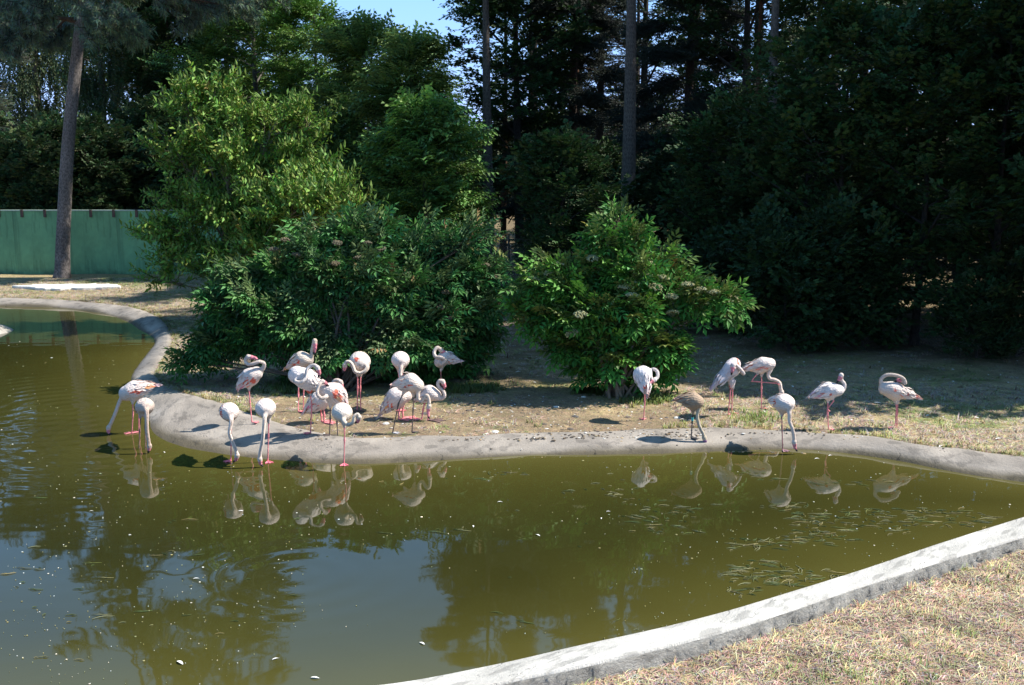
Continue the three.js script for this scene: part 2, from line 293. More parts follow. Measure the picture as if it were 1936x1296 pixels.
// the pond: murky water, ripples as real height
{
  const x0 = -26, x1 = 11, z0 = -36, z1 = -6.5, h = 0.075, nx = Math.round((x1 - x0) / h), nz = Math.round((z1 - z0) / h);
  const ringSrc = [[205, 822, 1.0, 4.5], [281, 852, 0.9, 3.0], [120, 770, 0.9, 5], [445, 874, 0.5, 1.8], [494, 884, 0.5, 1.8], [650, 876, 0.4, 1.4], [1332, 850, 0.4, 1.4], [1506, 855, 0.5, 1.6], [560, 1090, 0.55, 2.0]].map(([a, b, amp, reach]) => [onPlane(a, b, 0), amp, reach]);
  const grad = (x, z) => {
    let gx = 0, gz = 0;
    const e = 0.02, calm = 0.0009, left = smooth(-1.5, -5.5, x);
    const hgt = (x, z) => calm * 2.2 * fbm(x * 1.1 + 3, z * 1.7, 5, 3) + calm * 0.55 * vnoise(x * 3.2, z * 6, 6) + left * (0.0015 * fbm(x * 1.2 + 0.4 * z, z * 3.4, 15, 2));
    const c = hgt(x, z); gx += (hgt(x + e, z) - c) / e; gz += (hgt(x, z + e) - c) / e;
    for (const [p, amp, reach] of ringSrc) { const dx = x - p.x, dz = z - p.z, d = Math.hypot(dx, dz) + 1e-4; if (d > reach * 1.5) continue; const w = amp * 0.024 * Math.exp(-Math.pow(d / reach * 1.5, 2)) * smooth(0, 0.2, d), s = w * Math.sin(d * 17 + 2 * fbm(x, z, 4, 2)); gx += s * dx / d; gz += s * dz / d; }
    return [gx, gz];
  };
  const id = new Int32Array((nx + 1) * (nz + 1)).fill(-1), pos = [], nor = [], col = [], idx = [];
  const depthCol = (x, z, d) => { const sh = Math.exp(d / 0.9), sh2 = Math.exp(d / 3.6), m = 0.75 + 0.5 * fbm(x * 0.45, z * 0.45, 88, 4); return [lerp(0.0095, 0.050, sh2) * m + 0.032 * sh, lerp(0.0130, 0.0455, sh2) * m + 0.027 * sh, lerp(0.0060, 0.0075, sh2) * m + 0.012 * sh]; };
  for (let j = 0; j <= nz; j++) for (let i = 0; i <= nx; i++) {
    const x = x0 + i * h, z = z0 + j * h, d = sdWater(x, z); if (d > 0.22) continue;
    id[j * (nx + 1) + i] = pos.length / 3; pos.push(x, 0, z);
    const [gx, gz] = grad(x, z), l = Math.hypot(gx, 1, gz); nor.push(-gx / l, 1 / l, -gz / l); col.push(...depthCol(x, z, Math.min(d, 0)));
  }
  for (let j = 0; j < nz; j++) for (let i = 0; i < nx; i++) { const a = id[j * (nx + 1) + i], b = id[j * (nx + 1) + i + 1], c = id[(j + 1) * (nx + 1) + i], d = id[(j + 1) * (nx + 1) + i + 1]; if (a < 0 || b < 0 || c < 0 || d < 0) continue; idx.push(a, c, b, b, c, d); }
  const g = new THREE.BufferGeometry(); g.setAttribute('position', new THREE.Float32BufferAttribute(pos, 3)); g.setAttribute('normal', new THREE.Float32BufferAttribute(nor, 3)); g.setAttribute('color', new THREE.Float32BufferAttribute(col, 3)); g.setIndex(idx);
  tag(top(new THREE.Mesh(g, M.water), 'pond_water'), 'still murky olive brown pond water reflecting trees and sky', 'water', null, 'structure');
}

// ---------------------------------------------------------------- enclosure wall and slab
{
  const wall = new THREE.Group(), zw = 42.6, yTop = at(100, 397, zw).y, x0 = at(-260, 500, zw).x, x1 = at(420, 500, zw).x, L = x1 - x0, hh = yTop + 0.1;
  wall.position.set((x0 + x1) / 2, -0.1, -zw); top(wall, 'enclosure_wall'); tag(wall, 'long plain green wall closing off the lawn behind the pine', 'wall');
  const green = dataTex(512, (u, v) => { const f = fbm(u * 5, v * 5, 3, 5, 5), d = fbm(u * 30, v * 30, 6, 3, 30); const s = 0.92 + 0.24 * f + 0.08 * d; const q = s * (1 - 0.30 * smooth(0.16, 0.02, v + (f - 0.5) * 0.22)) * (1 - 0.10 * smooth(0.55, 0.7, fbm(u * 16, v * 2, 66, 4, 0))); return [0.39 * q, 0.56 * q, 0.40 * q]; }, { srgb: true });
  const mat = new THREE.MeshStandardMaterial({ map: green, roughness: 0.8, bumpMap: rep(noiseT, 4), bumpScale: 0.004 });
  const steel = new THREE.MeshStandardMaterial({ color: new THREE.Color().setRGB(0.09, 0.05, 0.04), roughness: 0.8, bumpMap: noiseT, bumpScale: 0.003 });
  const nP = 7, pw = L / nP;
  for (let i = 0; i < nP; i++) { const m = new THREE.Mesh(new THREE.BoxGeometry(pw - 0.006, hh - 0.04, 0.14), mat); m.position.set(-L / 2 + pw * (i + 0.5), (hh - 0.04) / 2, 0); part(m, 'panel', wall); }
  const cap = new THREE.Mesh(new THREE.BoxGeometry(L, 0.04, 0.2), new THREE.MeshStandardMaterial({ color: new THREE.Color().setRGB(0.34, 0.42, 0.34), roughness: 0.9 })); cap.position.set(0, hh - 0.02, 0); part(cap, 'cap', wall);
  for (let k = -6; k < 10; k++) { const px = 86 + 43.3 * (k - 1); if (px > 400) break; const m = new THREE.Mesh(new THREE.BoxGeometry(0.10, 0.28, 0.05), steel); m.position.set(at(px, 405, zw).x - wall.position.x, hh - 0.135, 0.097); part(m, 'bracket', wall); }
}
{
  const c = onPlane(125, 546, GY), s = new THREE.Shape(), r = rng(5), P = [[-1.75, 0.05], [-1.1, 0.32], [-0.3, 0.36], [0.5, 0.42], [1.2, 0.36], [1.55, 0.18], [1.75, 0.02], [1.2, -0.22], [0.4, -0.3], [-0.2, -0.42], [-0.9, -0.2]];
  { const n = 44; for (let i = 0; i < n; i++) { const t = i / n * P.length, k = Math.floor(t), A = P[k], B = P[(k + 1) % P.length], q = 0.86 + 0.28 * r(), x = lerp(A[0], B[0], t - k) * q, y = lerp(A[1], B[1], t - k) * 1.8 * (0.8 + 0.4 * r()); i ? s.lineTo(x, y) : s.moveTo(x, y); } } s.closePath();
  const g = new THREE.ExtrudeGeometry(s, { depth: 0.06, bevelEnabled: true, bevelSize: 0.03, bevelThickness: 0.02, bevelSegments: 2 }); g.rotateX(-Math.PI / 2);
  const m = new THREE.Mesh(g, new THREE.MeshStandardMaterial({ color: new THREE.Color().setRGB(0.62, 0.60, 0.56), roughness: 0.95, bumpMap: rep(roughBump, 1), bumpScale: 0.02 })); m.position.copy(c).setY(groundY(c.x, c.z) + 0.0);
  tag(top(m, 'flat_stone'), 'low flat whitish stone slab lying on the dry lawn by the pine', 'stone slab');
}

// ---------------------------------------------------------------- foliage
function sprigs() {
  const out = {}, r = rng(4242);
  const mk = f => { const a = []; for (let k = 0; k < 3; k++) { const g = new GB(); f(g); a.push(g.geo()); } return a; };
  const tw = [0.10, 0.075, 0.045];
  // broad leaves set alternately on a twig, about 0.45 m long, growing along +y with its upper side towards +z
  out.broad = mk(g => { const L = 0.45; g.tube([V(0, 0, 0), V(0, L * 0.5, 0.02), V(0, L, -0.01)], [0.006, 0.004, 0.002], 3, tw, { cap: false }); for (let i = 0; i < 10; i++) { const y = 0.06 + L * i / 10, s = i % 2 ? 1 : -1, a = 0.75 + r() * 0.4; g.leaf(V(0, y, 0), V(s * Math.sin(a), Math.cos(a) * 0.8, (r() - 0.5) * 0.5).normalize(), V((r() - 0.5) * 0.5, (r() - 0.5) * 0.4, 1).normalize(), 0.10 + r() * 0.05, 0.055 + r() * 0.02, 0.3 + r() * 0.4, [1, 1, 1].map(q => q * (0.8 + r() * 0.4))); } });
  // large-lobed maple-like leaves
  out.maple = mk(g => { const L = 0.34; g.tube([V(0, 0, 0), V(0, L, 0)], [0.006, 0.003], 3, tw, { cap: false }); for (let i = 0; i < 8; i++) { const y = 0.04 + L * i / 8, az = i * 2.4 + r(), b = V(Math.sin(az) * (0.04 + r() * 0.09), y + (r() - 0.5) * 0.08, Math.cos(az) * (0.03 + r() * 0.06)), c = [1, 1, 1].map(q => q * (0.75 + r() * 0.5)), n = V((r() - 0.5) * 1.1, (r() - 0.5) * 1.1, 1).normalize(), f0 = V(Math.sin(az), 0.3 + r() * 0.5, 0.2 * (r() - 0.5)); f0.addScaledVector(n, -f0.dot(n)).normalize(); const sd = f0.clone().cross(n); for (const da of [-0.8, 0, 0.8]) g.leaf(b, f0.clone().multiplyScalar(Math.cos(da)).addScaledVector(sd, Math.sin(da)), n, da ? 0.105 : 0.14, 0.075, 0.3, c); } });
  // elder: compound leaves of seven drooping leaflets
  out.elder = mk(g => { for (let q = 0; q < 3; q++) { const az = q * 2.1 + r(), tilt = 0.5 + r() * 0.35, d = V(Math.sin(az) * Math.sin(tilt + 0.3), Math.cos(tilt), Math.cos(az) * Math.sin(tilt)).normalize(), L = 0.24 + r() * 0.06, up = V(0, 0, 1).addScaledVector(d, -d.z).normalize(), sd = d.clone().cross(up); const p = t => d.clone().multiplyScalar(L * t).addScaledVector(up, -0.10 * t * t * L * 1.8); g.tube([p(0), p(0.5), p(1)], [0.004, 0.003, 0.002], 3, [0.13, 0.12, 0.05], { cap: false }); const c = [1, 1, 1].map(z => z * (0.75 + r() * 0.5)); for (const [t, s] of [[0.35, 1], [0.37, -1], [0.65, 1], [0.67, -1], [0.9, 1], [0.92, -1], [1, 0]]) g.leaf(p(t), d.clone().multiplyScalar(s ? 0.55 : 1).addScaledVector(sd, s).addScaledVector(up, -0.05 - r() * 0.3).normalize(), up.clone().addScaledVector(sd, s * (r() * 0.4)).normalize(), 0.115 + r() * 0.035, 0.044 + r() * 0.012, 0.3 + r() * 0.5, c); } });
  // small narrow leaves for the light tall bush
  out.small = mk(g => { const L = 0.42; g.tube([V(0, 0, 0), V(0.01, L * 0.5, 0.01), V(0, L, 0)], [0.005, 0.004, 0.002], 3, [0.12, 0.10, 0.06], { cap: false }); for (let i = 0; i < 13; i++) { const y = 0.04 + L * i / 13, a = r() * 6.28, d = V(Math.sin(a), 0.6 + r() * 0.5, Math.cos(a)).normalize(); g.leaf(V(0, y, 0), d, V((r() - 0.5), 0.2, 0.9).cross(d).cross(d).negate().normalize(), 0.085 + r() * 0.05, 0.034 + r() * 0.014, 0.3 + r() * 0.5, [1, 1, 1].map(q => q * (0.75 + r() * 0.5))); } });
  // hanging birch strand
  out.birch = mk(g => { const L = 0.8; g.tube([V(0, 0, 0), V(0, L, 0)], [0.004, 0.002], 3, tw, { cap: false }); for (let i = 0; i < 20; i++) { const y = L * i / 20, a = r() * 6.28; g.leaf(V(0, y, 0), V(Math.sin(a), 0.7, Math.cos(a)).normalize(), V(Math.cos(a), 0.3, -Math.sin(a)).normalize(), 0.07 + r() * 0.03, 0.05, 0.3, [1, 1, 1].map(q => q * (0.75 + r() * 0.5))); } });
  // pine tuft and spruce twig of thin needles
  const needles = (g, L, n, len, wid, spread) => { g.tube([V(0, 0, 0), V(0, L, 0)], [0.010, 0.004], 3, [0.09, 0.06, 0.04], { cap: false }); for (let i = 0; i < n; i++) { const y = L * (0.1 + 0.9 * i / n), a = r() * 6.28, d = V(Math.sin(a) * spread, 0.6, Math.cos(a) * spread).normalize(), s = d.clone().cross(V(r() - 0.5, r() - 0.5, r() - 0.5)).normalize(), b = V(0, y, 0), nn = d.clone().cross(s); g.tri(b.clone().addScaledVector(s, wid / 2), b.clone().addScaledVector(s, -wid / 2), b.clone().addScaledVector(d, len * (0.8 + r() * 0.4)), nn, [1, 1, 1].map(q => q * (0.7 + r() * 0.6))); } };
  out.pine = mk(g => needles(g, 0.34, 60, 0.12, 0.011, 0.9));
  out.spruce = mk(g => { needles(g, 0.55, 70, 0.05, 0.016, 1.1); for (const s of [-1, 1]) for (const y of [0.15, 0.3]) { const b = V(0, y, 0), d = V(s * 0.75, 0.6, 0).normalize(); for (let i = 0; i < 28; i++) { const a = r() * 6.28, q = d.clone().multiplyScalar(0.8).add(V(Math.sin(a) * 0.7, 0.2, Math.cos(a) * 0.7)).normalize(), p = b.clone().addScaledVector(d, 0.26 * i / 28), sd = q.clone().cross(V(r() - 0.5, r() - 0.5, r() - 0.5)).normalize(); g.tri(p.clone().addScaledVector(sd, 0.008), p.clone().addScaledVector(sd, -0.008), p.clone().addScaledVector(q, 0.05), q.clone().cross(sd), [1, 1, 1].map(z => z * (0.7 + r() * 0.6))); } } });
  return out;
}
const SPR = sprigs();
const _m = new THREE.Matrix4(), _x = V(), _y = V(), _z = V(), _c = new THREE.Color();
// list: {p, d (growth), up, s, c}
function crown(list, kind, mat, parent, name = 'crown') {
  const im = new THREE.InstancedMesh(SPR[kind][list.length % 3], mat, list.length);
  list.forEach((o, i) => {
    _y.copy(o.d).normalize(); _z.copy(o.up).addScaledVector(_y, -o.up.dot(_y)); if (_z.lengthSq() < 1e-4) _z.set(_y.y, -_y.x, 0.01); _z.normalize(); _x.copy(_y).cross(_z);
    _m.makeBasis(_x.clone().multiplyScalar(o.s), _y.clone().multiplyScalar(o.s), _z.clone().multiplyScalar(o.s)).setPosition(o.p); im.setMatrixAt(i, _m); _c.setRGB(...o.c); im.setColorAt(i, _c);
  });
  part(im, name, parent, 'stuff');
}
function tintN(base, r, v = 0.3) { const f = 1 + (r() - 0.5) * 2 * v, w = (r() - 0.5) * v * 0.25; return [base[0] * f * (1 + w), base[1] * f, base[2] * f * (1 - w)]; }
function tint(base, r, v = 0.3) { const f = 1 + (r() - 0.5) * 2 * v, w = (r() - 0.5) * v; return [base[0] * f * (1 + w * 0.9), base[1] * f, base[2] * f * (1 - w)]; }

const TREES = {
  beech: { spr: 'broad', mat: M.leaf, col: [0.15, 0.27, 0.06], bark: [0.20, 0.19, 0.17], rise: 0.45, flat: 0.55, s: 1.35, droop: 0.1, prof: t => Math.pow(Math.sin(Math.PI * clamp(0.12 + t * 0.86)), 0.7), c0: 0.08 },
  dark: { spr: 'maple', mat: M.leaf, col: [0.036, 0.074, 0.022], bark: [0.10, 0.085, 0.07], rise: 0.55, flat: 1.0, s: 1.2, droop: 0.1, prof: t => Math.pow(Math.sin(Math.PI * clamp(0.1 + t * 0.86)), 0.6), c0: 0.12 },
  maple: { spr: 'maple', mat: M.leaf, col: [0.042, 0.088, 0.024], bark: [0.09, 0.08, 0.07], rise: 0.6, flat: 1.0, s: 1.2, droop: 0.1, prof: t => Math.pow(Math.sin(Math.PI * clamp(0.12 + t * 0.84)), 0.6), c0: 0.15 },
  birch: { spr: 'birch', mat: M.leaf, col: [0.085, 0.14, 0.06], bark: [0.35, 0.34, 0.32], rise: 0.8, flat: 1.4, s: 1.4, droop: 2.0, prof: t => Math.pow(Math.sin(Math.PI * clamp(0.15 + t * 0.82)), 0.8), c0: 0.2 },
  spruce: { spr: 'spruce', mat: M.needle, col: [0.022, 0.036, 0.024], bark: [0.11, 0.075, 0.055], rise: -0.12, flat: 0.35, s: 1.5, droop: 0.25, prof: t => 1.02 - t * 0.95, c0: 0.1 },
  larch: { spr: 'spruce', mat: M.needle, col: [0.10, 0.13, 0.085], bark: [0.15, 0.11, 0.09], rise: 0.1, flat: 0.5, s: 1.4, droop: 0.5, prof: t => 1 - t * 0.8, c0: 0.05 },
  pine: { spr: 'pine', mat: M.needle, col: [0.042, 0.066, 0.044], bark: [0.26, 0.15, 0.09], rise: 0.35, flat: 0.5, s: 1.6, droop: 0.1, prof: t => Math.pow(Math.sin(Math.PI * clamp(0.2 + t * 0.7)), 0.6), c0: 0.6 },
};
function makeTree(kind, px, dist, h, R, n, seed, name, label, opt = {}) {
  const T = { ...TREES[kind], ...opt }, r = rng(seed * 7919 + 13), b = at(px, 500, dist), root = new THREE.Group();
  root.position.set(b.x, groundY(b.x, b.z) - 0.05, b.z); top(root, name); tag(root, label, opt.category || 'tree', opt.group);
  const gb = new GB(), path = [], rad = [], r0 = opt.r0 ?? h * 0.014 + 0.03, lx = opt.lean ? opt.lean[0] : (r() - 0.5) * 0.04 * h, lz = opt.lean ? opt.lean[1] : (r() - 0.5) * 0.04 * h;
  const bend = [(r() - 0.5) * 0.3, (r() - 0.5) * 0.3], tp = t => V(lx * t + bend[0] * Math.sin(t * 3), h * t, lz * t + bend[1] * Math.sin(t * 3.4));
  const bark = t => { const f = 0.85 + 0.3 * r(); const c = T.bark; const up = opt.redTop ? smooth(0.3, 0.6, t) : 0; return [lerp(c[0], 0.24, up) * f, lerp(c[1], 0.12, up) * f, lerp(c[2], 0.06, up) * f]; };
  for (let k = 0; k <= 14; k++) { const t = k / 14; path.push(tp(t)); rad.push(r0 * (1 - 0.86 * t) * (k === 0 ? 1.35 : 1)); }
  gb.tube(path, rad, 10, bark);
  const list = [], nl = opt.limbs ?? Math.round(10 + h * 1.5), clumps = [];
  for (let i = 0; i < nl; i++) {
    const t = lerp(T.c0, 0.985, Math.pow((i + r() * 0.8) / nl, opt.limbPow ?? 0.85)), prof = T.prof((t - T.c0) / (1 - T.c0)), az = i * 2.39996 + r() * 0.9, len = R * prof * (0.5 + r() * 0.8) + 0.15;
    const a = tp(t), dir = V(Math.cos(az), T.rise + (r() - 0.5) * 0.3, Math.sin(az)).normalize(), pt = u => a.clone().addScaledVector(dir, len * u).add(V(0, -T.droop * 0.25 * len * u * u, 0));
    const lr = Math.min(r0 * (1 - 0.85 * t) * 0.55, 0.015 + len * 0.013);
    gb.tube([0, 0.35, 0.7, 1].map(pt), [lr, lr * 0.75, lr * 0.5, 0.008], 5, T.bark.map(q => q * 0.9), { cap: false });
    const nc = 2 + Math.round(len * 1.1);
    for (let k = 0; k < nc; k++) { const u = lerp(0.3, 1.02, (k + r() * 0.7) / nc); const side = V(-Math.sin(az), 0.1, Math.cos(az)).multiplyScalar((r() - 0.5) * len * 0.75 * (1.1 - u * 0.5)); const e = pt(u).add(side); if (side.length() > 0.25) gb.tube([pt(u * 0.85), e], [lr * 0.35, 0.006], 4, T.bark.map(q => q * 0.85), { cap: false }); clumps.push([e, dir, 0.26 + len * 0.10]); }
  }
  for (let k = 0; k < 4; k++) clumps.push([tp(0.97).add(V((r() - 0.5) * 0.4, (r() - 0.3) * 0.5, (r() - 0.5) * 0.4)), V(0, 1, 0), 0.3]);
  const skip = opt.density ?? 1;
  for (let i = 0; i < n * skip; i++) {
    const [c, dir, cr] = clumps[Math.floor(r() * clumps.length)], o = V(gauss(r) * cr, gauss(r) * cr * T.flat, gauss(r) * cr), p = c.clone().add(o);
    if (p.y < 0.15) continue;
    const out = V(p.x, 0, p.z).normalize();
    const d = kind === 'birch' ? V((r() - 0.5) * 0.5, -1, (r() - 0.5) * 0.5) : dir.clone().multiplyScalar(0.8).addScaledVector(out, 0.5).addScaledVector(o.normalize(), 0.6).add(V((r() - 0.5) * 0.8, -T.droop * 0.5 + (r() - 0.5) * 0.4, (r() - 0.5) * 0.8));
    list.push({ p, d, up: V((r() - 0.5) * 0.7, 1, (r() - 0.5) * 0.7).addScaledVector(out, 0.6), s: T.s * (0.7 + r() * 0.6), c: tint(opt.col ?? T.col, r, 0.28) });
  }
  part(new THREE.Mesh(gb.geo(), M.bark), 'trunk', root);
  crown(list, T.spr, T.mat, root);
  return root;
}

// the leaning pine on the lawn: trunk measured against the wall, crown above the frame
{
  const D = 41.3, root = new THREE.Group(), b = at(117, 524, D); root.position.set(b.x, groundY(b.x, b.z) - 0.05, b.z); top(root, 'pine_tree'); tag(root, 'tall leaning pine with bare grey trunk in front of the green wall', 'pine tree');
  const pts = [[117, 526, 19], [117.5, 512, 16], [118, 470, 14.5], [121, 400, 13.6], [125, 320, 13], [131, 240, 12.4], [140, 150, 11.8], [150, 60, 11], [160, -20, 10.3], [176, -120, 9.3], [196, -230, 8], [215, -340, 6.2], [232, -440, 4], [245, -520, 2]];
  const r = rng(99), gb = new GB(), loc = (x, y, dz = 0) => at(x, y, D - dz).sub(root.position), path = [], rad = [], c3 = new THREE.CatmullRomCurve3(pts.map(p => loc(p[0], p[1]))), cr = new THREE.CatmullRomCurve3(pts.map(p => V(p[2] * pxAt(D), 0, 0)));
  for (let k = 0; k <= 40; k++) { path.push(c3.getPoint(k / 40)); rad.push(cr.getPoint(k / 40).x * 0.92); }
  gb.tube(path, rad, 16, t => { const f = 0.8 + 0.4 * r(), w = smooth(0.45, 0.8, t); return [lerp(0.30, 0.30, w) * f, lerp(0.275, 0.23, w) * f, lerp(0.265, 0.18, w) * f]; });
  const lobes = [[60, 10, 55, 1], [15, 55, 45, 1.5], [120, -70, 90, 1], [250, -40, 75, -1], [330, 5, 50, 0], [420, 10, 45, 1], [470, -30, 60, 0], [260, -190, 115, 1.5], [380, -230, 110, -1], [150, -240, 100, 1], [430, -120, 85, 1], [300, -350, 115, 0], [420, -400, 90, 1], [210, -430, 90, -1], [330, -500, 80, 0], [190, 40, 35, 2], [245, 60, 26, 1], [100, 60, 30, -1]];
  const list = [];
  for (const [x, y, rp, dz] of lobes) {
    const c = loc(x, y, dz), R = rp * pxAt(D), t = clamp(0.62 + (-y) / 900, 0.55, 0.93), s = c3.getPoint(t);
    const mid = s.clone().lerp(c, 0.55).add(V(0, 0.3, 0)); gb.tube([s, mid, c], [0.09, 0.06, 0.02], 6, [0.18, 0.11, 0.07], { cap: false });
    for (let q = 0; q < 7; q++) { const e = c.clone().add(V(gauss(r), gauss(r) * 0.5, gauss(r)).multiplyScalar(R)); gb.tube([mid.clone().lerp(c, r()), e], [0.025, 0.006], 4, [0.16, 0.10, 0.07], { cap: false }); for (let i = 0; i < 11 + R * 13; i++) { const p = e.clone().add(V(gauss(r), gauss(r) * 0.6, gauss(r)).multiplyScalar(0.32 * R)); list.push({ p, d: p.clone().sub(mid).normalize().multiplyScalar(0.7).add(V((r() - 0.5), r() - 0.5, (r() - 0.5))), up: V(0, 1, 0.1), s: 1.3 + r() * 0.8, c: tint([0.12, 0.17, 0.11], r) }); } }
  }
  part(new THREE.Mesh(gb.geo(), M.bark), 'trunk', root); crown(list, 'pine', M.needle, root);
}

// background trees: [kind, px, distance, height, radius, sprigs, seed, name, label, options]
const BG = [
  ['larch', -30, 54, 14, 2.6, 2600, 1, 'larch_tree', 'pale grey green larch at the frame edge behind the green wall'],
  ['birch', 95, 66, 17, 3.2, 3600, 2, 'birch_tree', 'drooping birch seen on the outer side of the leaning pine trunk'],
  ['birch', 205, 62, 17, 3.0, 3200, 3, 'birch_tree', 'drooping birch with sky gaps just inside of the leaning pine trunk'],
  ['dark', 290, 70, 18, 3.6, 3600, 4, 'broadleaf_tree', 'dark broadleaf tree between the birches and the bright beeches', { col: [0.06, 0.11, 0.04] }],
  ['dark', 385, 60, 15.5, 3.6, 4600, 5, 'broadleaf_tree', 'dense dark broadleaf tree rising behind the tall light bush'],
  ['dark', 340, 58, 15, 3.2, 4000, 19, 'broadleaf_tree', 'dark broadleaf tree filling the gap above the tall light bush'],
  ['beech', 440, 57, 14.5, 3.2, 4400, 20, 'beech_tree', 'green beech just inside of the dark broadleaf trees, reaching the frame top'],
  ['beech', 505, 53, 13.8, 3.3, 5400, 6, 'beech_tree', 'tallest bright green beech behind the bushes, reaching past the frame top'],
  ['beech', 612, 49, 10.9, 2.8, 4600, 7, 'beech_tree', 'bright green beech whose top borders the open sky gap'],
  ['beech', 715, 42, 8.9, 2.7, 4400, 8, 'beech_tree', 'layered green beech directly under the open sky gap'],
  ['beech', 778, 38.5, 7.9, 2.4, 4400, 9, 'beech_tree', 'lowest beech, beside the dark maple and under the sky gap'],
  ['beech', 812, 34.5, 5.8, 1.6, 2800, 18, 'beech_tree', 'small bright green beech between the big elder bush and the dark maple'],
  ['maple', 985, 46, 14.6, 3.1, 2600, 10, 'maple_tree', 'dark maple with lit outer leaves at the edge of the sky gap'],
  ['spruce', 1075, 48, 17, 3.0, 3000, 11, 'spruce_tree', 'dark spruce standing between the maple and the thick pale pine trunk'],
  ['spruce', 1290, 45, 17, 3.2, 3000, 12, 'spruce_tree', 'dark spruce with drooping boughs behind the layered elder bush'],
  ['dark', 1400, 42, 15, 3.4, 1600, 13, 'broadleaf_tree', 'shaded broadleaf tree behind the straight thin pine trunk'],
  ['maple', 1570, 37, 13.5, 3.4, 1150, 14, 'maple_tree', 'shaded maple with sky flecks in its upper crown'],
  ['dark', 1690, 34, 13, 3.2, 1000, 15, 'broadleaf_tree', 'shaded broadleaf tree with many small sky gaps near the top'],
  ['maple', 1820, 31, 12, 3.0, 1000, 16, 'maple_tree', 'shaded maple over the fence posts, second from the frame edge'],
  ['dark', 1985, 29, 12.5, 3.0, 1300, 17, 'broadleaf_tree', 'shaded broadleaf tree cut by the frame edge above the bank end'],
];
for (const t of BG) makeTree(...t);
// tall bare-stemmed pines in the shaded wood
for (const [px, D, r0, seed, label] of [[926, 43, 0.25, 21, 'straight pale pine trunk beside the gap between the two elder bushes'], [951, 52, 0.15, 22, 'thin reddish pine trunk close beside the straight pale one'], [1087, 52, 0.15, 23, 'thin reddish pine trunk above the layered elder bush'], [1183, 37.5, 0.30, 24, 'thickest pine trunk in the shaded wood, over the layered elder bush'], [1451, 33, 0.19, 25, 'straight rough pine trunk above the pair of preening flamingos'], [1424, 40, 0.11, 26, 'thin orange pine stem beside the straight rough pine trunk'], [1612, 38, 0.22, 27, 'grey pine trunk among the sky flecks of the wood'], [1662, 42, 0.12, 28, 'slender pine trunk among the sky flecks of the wood']])
  makeTree('pine', px, D, 17, 2.2, 1500, seed, 'pine_tree', label, { r0, c0: 0.62, limbs: 16, redTop: r0 < 0.16, bark: r0 < 0.16 ? [0.2, 0.11, 0.06] : [0.24, 0.205, 0.175], category: 'pine tree', lean: [(seed % 3 - 1) * 0.12, 0] });
// small understorey trees by the fence
for (const [px, D, h, R, seed, label] of [[1055, 31, 4.6, 1.4, 31, 'shaded twin-stemmed maple behind the gap between the elder bushes'], [1378, 29.5, 5.4, 1.8, 32, 'shaded understorey maple with dark stem next to the elder bush'], [1515, 27.5, 5.2, 2.0, 33, 'shaded understorey maple behind the raised-leg flamingo'], [1592, 26.5, 7.4, 2.2, 34, 'shaded understorey maple with forked stem, backlit green inside'], [1737, 25.6, 7.2, 2.2, 35, 'shaded understorey maple between two fence posts'], [1890, 25, 7.6, 2.2, 36, 'shaded understorey maple at the end of the fence']])
  makeTree('maple', px, D, h, R, 1000, seed, 'young_maple', label, { r0: 0.10, c0: 0.16, s: 1.0, limbs: 20 });
// second and third rows, deep in the wood
{
  const r = rng(606); let k = 0;
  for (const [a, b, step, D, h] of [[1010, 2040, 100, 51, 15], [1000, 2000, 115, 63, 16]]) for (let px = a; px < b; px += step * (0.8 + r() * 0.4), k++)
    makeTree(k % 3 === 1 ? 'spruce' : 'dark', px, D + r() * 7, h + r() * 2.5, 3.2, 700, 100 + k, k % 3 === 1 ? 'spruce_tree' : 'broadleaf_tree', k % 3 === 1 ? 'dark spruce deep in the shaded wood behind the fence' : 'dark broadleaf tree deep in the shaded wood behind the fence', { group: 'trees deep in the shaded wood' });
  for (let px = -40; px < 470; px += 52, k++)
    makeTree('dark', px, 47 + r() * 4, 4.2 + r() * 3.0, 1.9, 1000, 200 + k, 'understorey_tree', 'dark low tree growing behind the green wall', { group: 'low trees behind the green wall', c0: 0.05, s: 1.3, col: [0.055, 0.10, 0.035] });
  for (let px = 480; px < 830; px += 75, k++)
    makeTree('beech', px, 40 + r() * 6, 3.4 + r() * 2.2, 1.8, 1000, 240 + k, 'understorey_tree', 'green low tree filling in below the beeches', { group: 'low trees below the beeches', c0: 0.04, s: 1.2, col: [0.10, 0.18, 0.045] });
}
